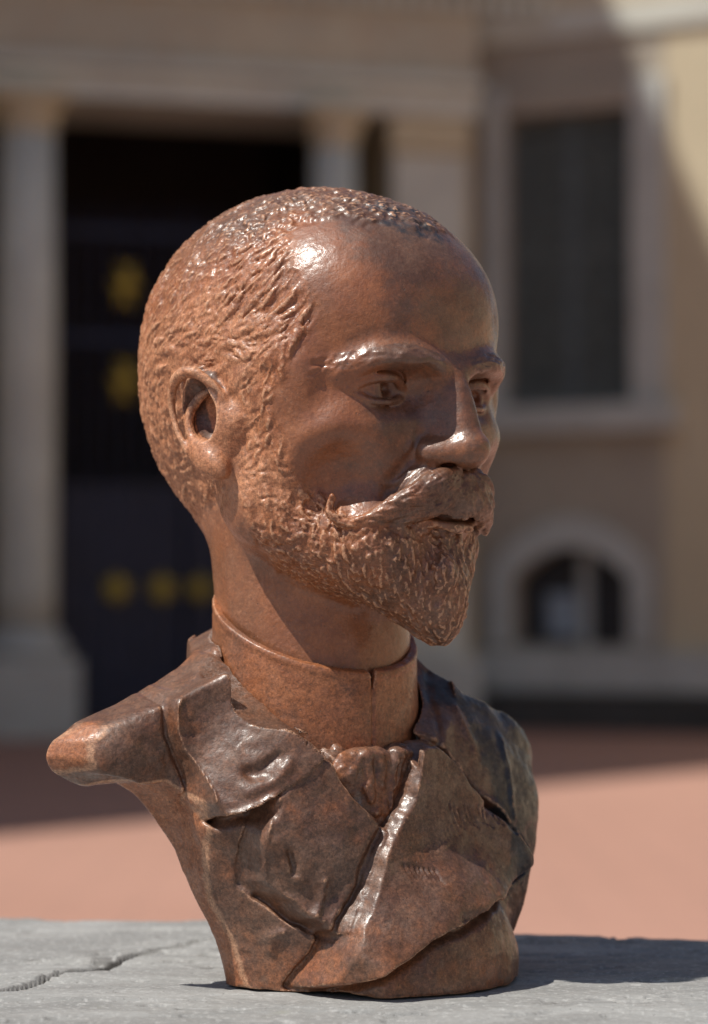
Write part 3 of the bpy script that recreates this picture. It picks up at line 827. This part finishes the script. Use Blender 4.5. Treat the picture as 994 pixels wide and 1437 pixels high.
patina_shade = 0.55 * topz + 0.10 + 0.52 * sstep(-54, -30, V[:, 0] + 6 * vnoise(V / 16, 90)) * sstep(25, 62, V[:, 1]) + 0.15 * vnoise(V / 18, 82)  # crown darkened by age; face front and far side get shade as colour
patina_shade -= 0.35 * sstep(10, -60, V[:, 1] + 0.3 * V[:, 2])
patina_shade[must] += .15
pale = sstep(74, 20, V[:, 1] + 10 * vnoise(V / 14, 88)) * sstep(62, 28, V[:, 2] + 12 * vnoise(V / 18, 87)) * (1 - .55 * sstep(-55, -75, V[:, 2])) + .15 * mb  # paler back and sides: sunlit brightness put into the clay colour
pale *= .62
wear = sstep(-0.02, 0.20, cv) * (0.5 + 0.5 * np.maximum(mh, mb)) ; wear[must] *= .9
dust = 0.0 * wear; dust[must] += .34
dust[ear] += .25 * sstep(-30, -45, V[ear, 2])
bowl = ear & (np.abs(V[:, 0]) < 82.5) & (V[:, 1] < 13) & (V[:, 2] > -32) & (np.abs(N[:, 0]) > .35); patina_shade[bowl] += .6; pale[bowl] *= .2  # ear bowl darkened: shade under the rim put into the colour
patina_shade[brow] += .3; skin = 1 - np.maximum(mh, mb); skin[must | tuft] = 0
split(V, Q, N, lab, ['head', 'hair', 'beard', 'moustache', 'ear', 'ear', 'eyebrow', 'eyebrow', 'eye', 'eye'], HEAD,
      {'patina_shade': patina_shade, 'wear': wear, 'dust': dust, 'pale': pale, 'skin': skin})
print('head done', len(V), time.time() - T0)
# ---- jacket
V, Q = surf(B, BODY); N = vnormals(V, Q)
jk = sstep(-20, 0, V[:, 1])
V = V + N * (0.12 * fbm(V / 2.5, 2, 65) + 0.15 * fbm(V / 7, 2, 66) + 0.5 * np.minimum(0, fbm(V / 9, 2, 67) + .35))[:, None]
N = vnormals(V, Q); cv = curv(V, Q, N, 4)
ix = np.clip(np.round((V[:, 0] - B.lo[0]) / B.v).astype(int), 0, B.n[0] - 1); iz = np.clip(np.round((V[:, 2] - B.lo[2]) / B.v).astype(int), 0, B.n[2] - 1)
front = (N[:, 1] > 0.05) | (V[:, 1] > 30)
lab = np.zeros(len(V), int)
g2 = lambda A: np.broadcast_to(A, SHP)[ix, iz]
lab[(g2(COLLAR_L) < 0.5) & front] = 1; lab[(g2(LAPEL_L) < 0.5) & front] = 2; lab[(g2(LAPEL_R) < 0.5) & front] = 3
PD = PSD(V[:, 0], V[:, 1], V[:, 2])
cutface = sstep(-2.6, -0.8, PD) * sstep(135, 120, V[:, 2])
patina_shade = (0.78 + 0.18 * vnoise(V / 14, 84)) * (1 - cutface) + cutface * 0.02
patina_shade -= 0.25 * sstep(40, 5, V[:, 2])
patina_shade += 0.85 * sstep(58, 88, V[:, 0] + 10 * vnoise(V / 12, 89)) * sstep(20, 60, V[:, 2]) * (1 - cutface) + .3 * sstep(30, 55, V[:, 0]) * sstep(112, 130, V[:, 2])  # far shoulder nearly black: its shade is put into the colour
pale = .35 * cutface
wear = sstep(0.02, 0.28, cv) * 0.8
edge = np.exp(-((PD + 2.4) / 1.2) ** 2) * sstep(135, 120, V[:, 2])
wear = np.maximum(wear, edge * .9)
ridR = line_d([(568, 1060), (562, 1116), (536, 1160), (513, 1219), (500, 1248), (478, 1300), (455, 1343), (432, 1372)])
neckd = np.exp(-((np.hypot(V[:, 0], V[:, 1]) - 51) / 3.0) ** 2) * (V[:, 2] > 110)
dust = np.maximum(0.08 * np.exp(-(g2(ridR) / 5.0) ** 2) * front, 0.75 * neckd)
dust = np.maximum(dust, 0.55 * sstep(2, -2, g2(V_OPEN)) * front)
split(V, Q, N, lab, ['jacket', 'jacket_collar', 'lapel', 'lapel'], BODY, {'patina_shade': patina_shade, 'wear': wear, 'dust': dust, 'pale': pale})
print('jacket done', len(V), time.time() - T0)
# ---- collar, cravat
for vol, nm, pt_, du in ((C, 'shirt_collar', 0.22, 0.0), (K, 'cravat', 0.62, 0.5)):
    V, Q = surf(vol, BODY); N = vnormals(V, Q)
    V = V + N * (0.12 * fbm(V / 3, 2, 69) + 0.3 * fbm(V / 11, 2, 70))[:, None]
    N = vnormals(V, Q); cv = curv(V, Q, N, 4)
    pa = pt_ + 0.25 * vnoise(V / 12, 85) + 0 * cv
    we = sstep(0.03, 0.3, cv) * .8
    if nm == 'shirt_collar': du = 0.45 * sstep(6, 0, V[:, 2] - (153 - 0.75 * V[:, 1]))
    dv = du * (0.6 + 0.5 * vnoise(V / 6, 86)) + 0 * cv
    split(V, Q, N, np.zeros(len(V), int), [nm], BODY, {'patina_shade': pa, 'wear': we, 'dust': dv, 'pale': 0 * pa + (.12 if nm == 'shirt_collar' else 0)})
print('tris', 2 * sum(len(o.data.polygons) for o in bpy.data.objects if o.type == 'MESH'))
print('bust done', time.time() - T0)
# ------------------------------------------------------------------ background
class MB:
    """collects boxes, cylinders, prisms into one mesh"""
    def __init__(s): s.v, s.f = [], []
    def box(s, x0, x1, y0, y1, z0, z1):
        b = len(s.v)
        s.v += [(x, y, z) for z in (z0, z1) for x, y in ((x0, y0), (x1, y0), (x1, y1), (x0, y1))]
        s.f += [tuple(b + i for i in q) for q in ((0, 3, 2, 1), (4, 5, 6, 7), (0, 1, 5, 4), (1, 2, 6, 5), (2, 3, 7, 6), (3, 0, 4, 7))]
        return s
    def lathe(s, cx, cy, prof, n=32):
        b = len(s.v); m = len(prof)
        for r_, z in prof:
            s.v += [(cx + r_ * math.cos(2 * math.pi * i / n), cy + r_ * math.sin(2 * math.pi * i / n), z) for i in range(n)]
        for j in range(m - 1):
            for i in range(n):
                k = (i + 1) % n
                s.f.append((b + j * n + i, b + j * n + k, b + (j + 1) * n + k, b + (j + 1) * n + i))
        s.f.append(tuple(b + i for i in range(n))[::-1]); s.f.append(tuple(b + (m - 1) * n + i for i in range(n)))
        return s
    def prism(s, pts, y0, y1):
        """polygon in x,z extruded along y"""
        b = len(s.v); n = len(pts)
        s.v += [(x, y0, z) for x, z in pts] + [(x, y1, z) for x, z in pts]
        s.f.append(tuple(b + i for i in range(n))); s.f.append(tuple(b + n + i for i in range(n))[::-1])
        s.f += [(b + i, b + n + i, b + n + (i + 1) % n, b + (i + 1) % n) for i in range(n)]
        return s
    def ball(s, c, r, n=10, m=6, rot=0.0):
        b = len(s.v)
        for j in range(m + 1):
            t = math.pi * j / m
            for i in range(n):
                p = 2 * math.pi * i / n
                x, y, z = r[0] * math.sin(t) * math.cos(p), r[1] * math.sin(t) * math.sin(p), r[2] * math.cos(t)
                s.v.append((c[0] + x * math.cos(rot) + z * math.sin(rot), c[1] + y, c[2] - x * math.sin(rot) + z * math.cos(rot)))
        for j in range(m):
            for i in range(n):
                k = (i + 1) % n
                s.f.append((b + j * n + i, b + (j + 1) * n + i, b + (j + 1) * n + k, b + j * n + k))
        return s
    def build(s, name, mat, parent=None, bev=0.0, smooth=False, loc=None):
        me = bpy.data.meshes.new(name); me.from_pydata(s.v, [], s.f); me.update()
        me.validate(); me.materials.append(mat)
        if smooth: me.shade_smooth()
        o = bpy.data.objects.new(name, me); COL.objects.link(o)
        if parent: o.parent = parent
        if bev:
            b = o.modifiers.new('bevel', 'BEVEL'); b.width = bev; b.segments = 2; b.limit_method = 'ANGLE'
        return o

class Facade:
    def __init__(s, x0, d0, ang): s.x0, s.d0, s.a = x0, d0, ang; s.c, s.sn = math.cos(ang), math.sin(ang)
    def s(s, u, out=0.0):
        """distance along the wall of photo column u on a plane standing `out` metres in front of it"""
        q = (u - CU) / FPX
        d0 = s.d0 - out * s.c; x0 = s.x0 + out * s.sn
        return (q * d0 - x0) / (s.c - q * s.sn)
    def z(s, v, u, out=0.0):
        t = Facade.s(s, u, out); d = s.d0 + t * s.sn - out * s.c
        return CAM_Z + (VH - v) / FPX * d
    def place(s, o):
        o.location = (s.x0, s.d0 + CAM_Y, 0); o.rotation_euler = (0, 0, s.a); return o

M_pale = stone('pale_stone', (0.560, 0.565, 0.506), (0.650, 0.663, 0.590), (0.454, 0.434, 0.367), 1.0)
M_ochre = stone('ochre_stone', (0.551, 0.484, 0.348), (0.595, 0.515, 0.348), (0.461, 0.344, 0.209), 1.0)
M_frieze = stone('frieze_stone', (0.461, 0.419, 0.328), (0.535, 0.480, 0.362), (0.446, 0.279, 0.167), .8)
M_taupe = stone('taupe_render', (0.360, 0.322, 0.267), (0.409, 0.366, 0.296), (0.310, 0.254, 0.197), .8)
M_grey = stone('grey_stone', (0.450, 0.463, 0.434), (0.532, 0.549, 0.514), (0.354, 0.356, 0.333), 1.0)
M_cream = stone('cream_render', (0.552, 0.476, 0.331), (0.590, 0.514, 0.360), (0.476, 0.399, 0.273), .7)
M_dark = stone('dark_stone', (0.055, 0.055, 0.05), (0.075, 0.07, 0.065), (0.03, 0.035, 0.03), 1.5)
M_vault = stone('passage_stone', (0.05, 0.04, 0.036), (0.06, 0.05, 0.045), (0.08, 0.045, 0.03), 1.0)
M_navy = plain('navy_paint', (0.016, 0.022, 0.058), .45)
M_blue = plain('blue_paint', (0.02, 0.035, 0.10), .45)
M_gold = plain('gilding', (0.55, 0.40, 0.06), .5, .15, 30)
M_shut = plain('green_shutter', (0.10, 0.118, 0.114), .5)
M_slat = plain('shutter_edge', (0.10, 0.125, 0.14), .5)
M_glass = plain('window_glass', (0.03, 0.035, 0.045), .15)
M_paper = plain('pale_notice', (0.30, 0.36, 0.42), .6)
M_roof = plain('roof_tile', (0.30, 0.13, 0.08), .8)

# -- the portal with its columns
FP = Facade(-3.53, 25.0, R(14.3))
portal = FP.place(empty('portal_building')); tag(portal, 'stone portal building with columns and entablature behind the bust', 'building')
S, Z = FP.s, FP.z
zt = lambda u: Z(128, u, .35)
x_l, x_r = S(-260), S(668)
H0 = 8.75
z_arch0 = Z(140, 250, .2); z_arch1 = Z(84, 250, .2)
# wall pieces left and right of the opening, and the passage behind it
MB().box(x_l, S(-25), 0, 1.2, 0, z_arch0).build('wall', M_ochre, portal)
MB().box(S(548), x_r, 0.12, 1.2, 0, z_arch0).build('wall', M_ochre, portal)
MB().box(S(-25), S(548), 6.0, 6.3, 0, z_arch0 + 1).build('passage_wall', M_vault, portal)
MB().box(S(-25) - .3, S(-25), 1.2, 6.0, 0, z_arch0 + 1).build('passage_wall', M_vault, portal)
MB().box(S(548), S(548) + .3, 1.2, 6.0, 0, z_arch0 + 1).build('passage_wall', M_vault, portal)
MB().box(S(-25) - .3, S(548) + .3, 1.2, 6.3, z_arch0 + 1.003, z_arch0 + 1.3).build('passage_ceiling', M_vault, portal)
# entablature: architrave, fillet, frieze, cornice
MB().box(x_l, x_r - .02, -.25, 1.2, z_arch0, z_arch1 - .12).build('architrave', M_pale, portal, .02)
MB().box(x_l, x_r, -.36, 1.2, z_arch1 - .117, z_arch1).build('fillet', M_pale, portal, .02)
MB().box(x_l, x_r - .03, -.18, 1.2, z_arch1 + .003, z_arch1 + .95).build('frieze', M_frieze, portal)
m = MB()
for i in range(44): m.box(x_l + .1 + i * .17, x_l + .1 + i * .17 + .09, -.30, -.183, z_arch1 + .72, z_arch1 + .88)
tag(m.build('dentils', M_pale, portal), kind='stuff')
MB().box(x_l, x_r, -.35, 1.2, z_arch1 + .953, z_arch1 + 1.2).build('cornice', M_pale, portal, .03)
MB().box(x_l, x_r - .05, -.05, 1.2, z_arch1 + 1.203, H0).build('attic_wall', M_ochre, portal)
# columns
def column(xc, rad, out, zc):
    c = MB(); ztop = z_arch0 - .005; zb = Z(925, 60, out); zs = Z(880, 60, out)
    yc = -out + rad
    c.lathe(xc, yc, [(rad * 1.02, zs), (rad, zs + .4), (rad * .99, (zs + ztop) / 2), (rad * .9, ztop - .42)], 40)
    sh = c.build('column', M_pale, portal, smooth=True)
    MB().box(xc - rad * 1.62, xc + rad * 1.62, yc - rad * 1.62, yc + rad * 1.62, 0, zb).build('plinth', M_grey, sh, .02)
    MB().lathe(xc, yc, [(rad * 1.5, zb + .003), (rad * 1.52, zb + .1), (rad * 1.3, zb + .16), (rad * 1.28, zb + .2), (rad * 1.05, zs - .003)], 40).build('base', M_grey, sh, smooth=True)
    MB().lathe(xc, yc, [(rad * .92, ztop - .417), (rad * 1.0, ztop - .37), (rad * .93, ztop - .34), (rad * 1.0, ztop - .24), (rad * 1.22, ztop - .15), (rad * 1.25, ztop - .12)], 40).build('capital', M_ochre, sh, smooth=True)
    MB().box(xc - rad * 1.3, xc + rad * 1.3, yc - rad * 1.3, yc + rad * 1.3, ztop - .117, ztop).build('abacus', M_ochre, sh, .01)
cr = (S(78, .3) - S(-8, .3)) / 2
column((S(78, .3) + S(-8, .3)) / 2, cr, .62, 0)
cr2 = (S(502, .3) - S(436, .3)) / 2
column((S(502, .3) + S(436, .3)) / 2, cr2 * 1.02, .55, 0)
# pilaster
zb = Z(925, 600, .3); ztp = z_arch0 - .004
MB().box(S(556, .22), S(660, .22), -.12, .118, zb, ztp - .36).build('pilaster', M_pale, portal, .02)
MB().box(S(552, .28), S(664, .28), -.2, .117, ztp - .357, ztp).build('pilaster_capital', M_ochre, portal, .02)
MB().box(S(545, .3), S(676, .3), -.3, .116, 0, zb - .003).build('pilaster_base', M_grey, portal, .02)


# -- the iron gate between the columns
gate = FP.place(empty('iron_gate')); tag(gate, 'dark navy iron gate with gilded ornaments between the stone columns', 'gate')
gx0, gx1 = S(66, -.6), S(446, -.6); gy = .6; gz = Z(330, 200, -.6)
gm = (gx0 + gx1) / 2
for a, b in ((gx0, gm - .02), (gm + .02, gx1)):
    g = MB().box(a, b, gy, gy + .04, .15, Z(690, 200, -.6)).build('gate_panel', M_navy, gate)
    for z_ in (.12, Z(855, 200, -.6), Z(800, 200, -.6), Z(690, 200, -.6), Z(480, 200, -.6), gz):
        MB().box(a, b, gy - .05, gy - .003, z_, z_ + .07).build('rail', M_blue if abs(z_ - Z(480, 200, -.6)) < .01 else M_navy, gate)
    nb = 9
    for i in range(nb + 1):
        x = a + (b - a - .035) * i / nb
        MB().lathe(x + .017, gy - .075, [(.017, .1), (.017, gz + .18), (.001, gz + .34)], 8).build('bar', M_navy, gate)
# lattice infill that keeps the passage dark
for (u, v, w_, h_, rt) in ((176, 397, .10, .25, .55), (174, 533, .10, .25, .55), (165, 826, .14, .14, 0), (229, 826, .14, .14, 0), (282, 826, .13, .13, 0), (345, 397, .13, .2, -.7), (345, 533, .13, .2, -.7)):
    x, z_ = S(u, -.45), Z(v, u, -.45)
    m = MB().ball((x, gy - .13, z_), (w_ * .62, .035, h_ * .62), rot=rt)
    for k in range(6):
        a = k * math.pi / 3 + rt
        m.ball((x + w_ * .62 * math.sin(a), gy - .115, z_ + h_ * .62 * math.cos(a)), (w_ * .30, .03, h_ * .42), rot=a)
    m.build('gold_ornament', M_gold, gate, smooth=True)

# -- the building on the right
FR = Facade(1.36, 26.6, R(-25.0))
wing = FR.place(empty('palace_wing')); tag(wing, 'cream building on the right with shuttered window above a small arched window', 'building')
S, Z = FR.s, FR.z
xw0, xw1 = S(668) - .6, 7.6
wx0, wx1, wz0, wz1 = S(712), S(889), Z(566, 800), Z(152, 800)
ax0, ax1, az0, azs, azt = S(722), S(884), Z(905, 800), Z(812, 800), Z(768, 800)
zc0, zc1 = Z(34, 925), Z(-8, 925)
# wall laid as pieces round the two openings
def wallbox(a, b, c, d, name='wall'): return MB().box(a, b, 0, .5, c, d).build(name, M_cream, wing)
MB().box(xw0, wx0, 0, .5, 0, zc0).build('wall', M_taupe, wing)
MB().box(wx1, S(936), 0, .5, 0, zc0).build('wall', M_taupe, wing)
MB().box(S(936), xw1, 0, .5, 0, zc0).build('wall', M_cream, wing)
MB().box(wx0, wx1, 0, .5, wz1, zc0).build('wall', M_taupe, wing)
pts = [(wx0, wz0), (wx0, azs), (ax0, azs)]
arc = [(ax0 + (ax1 - ax0) * t, azs + (azt - azs) * math.sin(math.pi * t) ** .8) for t in np.linspace(0, 1, 17)]
pts = [(wx0, wz0), (wx0, azs)] + arc + [(wx1, azs), (wx1, wz0)]
MB().prism(pts, 0, .5).build('wall', M_taupe, wing)
MB().box(wx0, ax0, 0, .5, 0, azs).build('wall', M_taupe, wing); MB().box(ax1, wx1, 0, .5, 0, azs).build('wall', M_taupe, wing)
MB().box(ax0, ax1, 0, .5, 0, az0).build('wall', M_taupe, wing)
# cornice, band, plinth
MB().box(xw0, xw1, -.06, .5, zc0 + .003, zc1).build('cornice', M_pale, wing, .01)
MB().box(xw0, xw1, -.05, .5, zc1 + .003, 10.5).build('upper_wall', M_cream, wing)
MB().box(S(668) - .02, xw1, -.14, -.003, Z(972, 925, .1), Z(914, 925, .1)).build('stone_band', M_grey, wing, .02)
MB().box(S(668) - .02, xw1, -.22, -.003, 0, Z(974, 925, .2) - .003).build('plinth', M_dark, wing, .02)
# upper window
win = MB().box(wx0, wx1, .30, .34, wz0, wz1).build('window', M_glass, wing)
xm = (wx0 + wx1) / 2
for a, b in ((wx0 + .01, xm - .012), (xm + .012, wx1 - .01)):
    m = MB()
    m.box(a, a + .07, .14, .19, wz0 + .02, wz1 - .02).box(b - .07, b, .14, .19, wz0 + .02, wz1 - .02)
    for zz in (wz0 + .02, (wz0 + wz1) / 2, wz1 - .12): m.box(a + .07, b - .07, .14, .19, zz, zz + .1)
    nz = 40
    for i in range(nz):
        zz = wz0 + .13 + (wz1 - wz0 - .27) * i / nz
        m.box(a + .071, b - .071, .15, .178, zz, zz + .05)
    m.build('shutter', M_shut, win)
MB().box(xm - .035, xm + .035, .115, .137, wz0, wz1).build('shutter_rail', M_slat, win)
MB().box(S(680, .06), wx0 - .002, -.07, -.003, wz0 - .02, wz1 + .30).build('window_surround', M_grey, wing, .015)
MB().box(wx1 + .002, S(936, .06), -.07, -.003, wz0 - .02, wz1 + .30).build('window_surround', M_grey, wing, .015)
MB().box(wx0, wx1, -.068, -.003, wz1, wz1 + .298).build('window_lintel', M_taupe, wing, .015)
MB().box(S(676, .2), S(950, .2), -.22, -.003, Z(606, 820, .2), wz0 - .025).build('window_sill', M_grey, wing, .02)
# arched window
aw = MB().box(ax0, ax1, .30, .34, az0, azt).build('arched_window', M_glass, wing)
m = MB().box(ax0, ax0 + .05, .24, .297, az0, azs).box(ax1 - .05, ax1, .24, .297, az0, azs).box(ax0 + .05, ax1 - .05, .24, .297, az0, az0 + .06)
m.build('window_frame', M_dark, aw)
MB().box(S(803), S(820), .22, .237, az0, azt - .01).build('mullion', M_grey, aw)
MB().box(S(757), S(800), .24, .26, Z(893, 780), Z(832, 780)).build('white_notice', M_paper, aw)
m = MB(); n = 20; wd = .27
for i in range(n):
    t0, t1 = i / n, (i + 1) / n
    f = lambda t: (ax0 + (ax1 - ax0) * t, azs + (azt - azs) * math.sin(math.pi * t) ** .8)
    g = lambda t: (ax0 - wd + (ax1 - ax0 + 2 * wd) * t, azs + .05 + (azt - azs + .27) * math.sin(math.pi * t) ** .75)
    m.prism([f(t0), f(t1), g(t1), g(t0)], -.07, -.003)
m.build('arch_surround', M_grey, wing)
MB().box(ax0 - wd, ax0 - .002, -.068, -.003, az0, azs + .04).build('arch_jamb', M_grey, wing)
MB().box(ax1 + .002, ax1 + wd, -.068, -.003, az0, azs + .04).build('arch_jamb', M_grey, wing)

# -- unseen buildings added to shade the yard and bounce light onto the bust
tall = empty('added_shade_building'); tag(tall, 'unseen tall cream building added on the left to cast the shade', 'building')
# its roofline is shaped so that its shadow crosses the paving and the cream wall
P0, ua = Vector((-9.5, 0.0, 0)), Vector((0.1, 0.99, 0)).normalized()
nrm = Vector((ua.y, -ua.x, 0))
def upsun(p):
    t = (Vector(p) - P0).dot(nrm) / travel.dot(nrm)
    q = Vector(p) - travel * t; return ((q - P0).dot(ua), q.z)
def gpt(u, v): d = CAM_Z * FPX / (v - VH); return Vector(((u - CU) / FPX * d, d + CAM_Y, 0))
def wpt(u, v):
    t = FR.s(u); return Vector((FR.x0 + t * FR.c, FR.d0 + t * FR.sn + CAM_Y, FR.z(v, u)))
g1, g2 = gpt(0, 1172), gpt(994, 1080); w1, w2 = wpt(876, 25), wpt(994, 310)
wj = w2 + (w2 - w1) * (w2.z / (w1.z - w2.z)) * .97; gj = g2 + (g2 - g1) * .25
outl = [upsun(p) for p in (g1 + (g1 - g2) * 1.5, g1, g2, gj, wj, w2, w1, w1 + (w1 - w2) * .6)]
s0, s1 = outl[0][0], outl[-1][0]
outl = [(s0, 0)] + outl + [(s1 + 9, outl[-1][1]), (s1 + 9, 0)] if s1 > s0 else [(s0 + 0, 0)] + outl + [(s1 - 9, outl[-1][1]), (s1 - 9, 0)]
print('roofline', [(round(a, 1), round(b, 1)) for a, b in outl])
tall.location = (P0.x, P0.y, 0); tall.rotation_euler = (0, 0, math.atan2(ua.y, ua.x))
MB().prism(outl, 0, 2.5).build('wall', M_cream, tall)
for j in range(3):
    for i in range(4): MB().box(14 + i * 3.4, 15.3 + i * 3.4, -.06, -.01, 2 + j * 4.0, 4.2 + j * 4.0).build('window', M_shut, tall)
east = empty('added_bounce_range', (13.0, 6.0, 0)); tag(east, 'unseen long cream range added on the right to bounce sunlight', 'building')
MB().box(0, 8, -16, 15.2, 0, 8).build('wall', M_cream, east)
MB().box(-.4, 8.4, -16.4, 15.3, 8.003, 8.4).build('roof', M_roof, east)
for i in range(9): MB().box(-.05, -.01, -14.2 + i * 3.3, -13 + i * 3.3, 4.6, 7.2).build('window', M_shut, east)

# -- ground
n = NT('red_paving')
br = n.t.nodes.new('ShaderNodeTexBrick'); n.L(n.tc, br.inputs['Vector']); br.inputs['Scale'].default_value = 1.0
for k_, v_ in (('Color1', (.41, .225, .168, 1)), ('Color2', (.385, .21, .155, 1)), ('Mortar', (.30, .17, .13, 1)), ('Mortar Size', .012), ('Brick Width', .6), ('Row Height', .3)):
    br.inputs[k_].default_value = v_
col = n.mix(n.rmp(n.noise(.35, 5, .6), .4, .65, 0, .5), br.outputs[0], (.44, .245, .185))
col = n.mix(n.rmp(n.noise(6, 5, .7), .5, .7, 0, .35), col, (.40, .19, .14))
n.set(n.p.inputs['Base Color'], col); n.p.inputs['Roughness'].default_value = .85
g = MB(); g.v = [(-1500, -1500, 0), (1500, -1500, 0), (1500, 1500, 0), (-1500, 1500, 0)]; g.f = [(0, 1, 2, 3)]
tag(g.build('ground', n.m), kind='structure')

# ------------------------------------------------------------------ the stone slab
def slab():
    xs = np.concatenate([np.linspace(-1.3, -.32, 60), np.linspace(-.318, .32, 400), np.linspace(.322, 1.3, 60)])
    edge = lambda x: 0.2275 - 0.10 * (x + .29) / .485 * .98
    ts = np.concatenate([np.linspace(0, .5, 40)[:-1], np.linspace(.5, 1, 560)])
    X, T = np.meshgrid(xs, ts, indexing='ij')
    y_far = 0.245 - (np.interp(X, [-1.3, -.209, -.0826, .195, 1.3], [0.0, 0.0, 0.0175, 0.0985, .3])) - 0.0
    y_far = y_far + 0.004 * vnoise(np.stack([X.ravel() * 22, 0 * X.ravel(), 0 * X.ravel()], 1), 91).reshape(X.shape) \
        + 0.0015 * vnoise(np.stack([X.ravel() * 110, 0 * X.ravel(), 0 * X.ravel()], 1), 92).reshape(X.shape)
    Y = -.62 + (y_far + .62) * T
    P = np.stack([X.ravel(), Y.ravel(), 0 * X.ravel()], 1)
    # relief in metres
    h = 0.0016 * fbm(P * np.array([9, 26, 1]), 4, 93) + 0.0007 * fbm(P * np.array([60, 190, 1]), 3, 94)
    lay = fbm(P * np.array([7, 30, 1]) + 5, 4, 95)
    h += 0.0016 * sstep(-.02, .04, lay) - 0.0009 * sstep(.2, .25, lay)
    pit = fbm(P * np.array([55, 90, 1]), 3, 96); h -= 0.0022 * sstep(.34, .5, pit)
    # the crack that runs in from the left
    ck = [slab_pt(u, v) for u, v in ((-260, 1452), (-60, 1408), (0, 1395), (60, 1378), (100, 1366), (130, 1363), (150, 1355), (200, 1342), (240, 1334), (300, 1322), (360, 1312))]
    wd = [2.4, 2.0, 1.9, 1.7, 1.9, 6.5, 5.5, 1.1, .9, .6, .3]
    d = None; w_ = None
    ckn = catmull(np.array([(a, b, c) for (a, b), c in zip(ck, wd)]), 5)
    jx = P[:, 0]; jy = P[:, 1] + .0022 * vnoise(P * 45, 98) + .0004 * vnoise(P * 110, 99)
    best = np.full(len(P), 9.0); bw = np.zeros(len(P)); side = np.zeros(len(P))
    for a, b in zip(ckn[:-1], ckn[1:]):
        e = b[:2] - a[:2]; t = np.clip(((jx - a[0]) * e[0] + (jy - a[1]) * e[1]) / (e @ e), 0, 1)
        dx, dy = jx - a[0] - t * e[0], jy - a[1] - t * e[1]; q = np.hypot(dx, dy)
        k = q < best; best[k] = q[k]; bw[k] = (a[2] + (b[2] - a[2]) * t[k]) / 1000; side[k] = (e[0] * dy - e[1] * dx)[k]
    h -= 0.006 * np.exp(-(best / np.maximum(bw * .5, 1e-4)) ** 2) * sstep(0.3e-3, 1.0e-3, bw)
    h += 0.0018 * sstep(0.045, 0.0, best) * sstep(-.0025, .0025, best * np.sign(side)) * sstep(.1, -.12, P[:, 0])       # far side stands a little higher
    h -= 0.020 * sstep(.992, 1.0, T.ravel()) ** 2
    foot = np.exp(-(((P[:, 0] - .01) / .12) ** 2 + ((P[:, 1] - .0) / .09) ** 2) ** 2)
    h = h * (1 - .75 * foot) - .0005 * foot
    V = np.stack([P[:, 0], P[:, 1], SLAB_Z + h], 1)
    nx, ny = X.shape
    I = np.arange(nx * ny).reshape(nx, ny)
    q = np.stack([I[:-1, :-1], I[1:, :-1], I[1:, 1:], I[:-1, 1:]], -1).reshape(-1, 4)
    # skirt: sides and underside
    ring = np.concatenate([I[:, 0], I[-1, 1:], I[::-1, -1][1:], I[0, ::-1][1:-1]])
    lowv = V[ring].copy(); lowv[:, 2] = SLAB_Z - .16
    b0 = len(V); V = np.vstack([V, lowv]); k = np.arange(len(ring)); k2 = (k + 1) % len(ring)
    q = np.vstack([q, np.stack([ring[k2], ring[k], b0 + k, b0 + k2], 1)])
    cr = np.zeros(len(V)); cr[:len(P)] = np.exp(-(best / np.maximum(bw * .55, 1e-4)) ** 4) * sstep(.2e-3, .8e-3, bw) + .55 * sstep(.36, .52, pit)  # shade inside the crack painted in as dark colour; pits darkened too
    return V, q, cr
def slab_pt(u, v):
    o, d = cam_ray(u, v); t = (SLAB_Z - o.z) / d.z; p = o + d * t; return (p.x, p.y)
n = NT('grey_slab_stone')
st = n.mapv((1, 2.6, 1))
col = n.mix(n.rmp(n.noise(9, 7, .62, vec=st), .36, .64), (0.225, 0.222, 0.213), (0.315, 0.312, 0.30))
col = n.mix(n.rmp(n.noise(60, 6, .7, vec=st), .5, .72, 0, .55), col, (0.23, 0.215, 0.20))
col = n.mix(n.rmp(n.noise(330, 4, .75), .50, .66, 0, .7), col, (0.44, 0.435, 0.42))
col = n.mix(n.rmp(n.noise(420, 4, .75), .42, .30, 0, .75), col, (0.12, 0.112, 0.105))
col = n.mix(n.rmp(n.noise(17, 4, .6), .66, .78, 0, .35), col, (0.36, 0.37, 0.20))
col = n.mix(n.rmp(n.attr('crack'), .25, .8, 0, .88), col, (0.045, 0.038, 0.032))  # dark colour standing in for the shade inside the crack
n.set(n.p.inputs['Base Color'], col); n.p.inputs['Roughness'].default_value = .78
n.L(n.bump(n.noise(420, 5, .75), .0006, .6, n.bump(n.noise(90, 5, .7, vec=st), .0012, .5)), n.p.inputs['Normal'])
V, q, cr = slab()
so = make_mesh('stone_slab', V, q, None, {'crack': cr}, n.m)
tag(so, 'weathered grey stone slab with a long crack, under the bust', 'stone slab')
pier = MB().box(-1.2, 1.2, -.55, .0, 0, SLAB_Z - .163).build('slab_support_wall', M_grey)
tag(pier, 'low stone wall carrying the cracked grey slab', 'wall')
print('all', time.time() - T0)
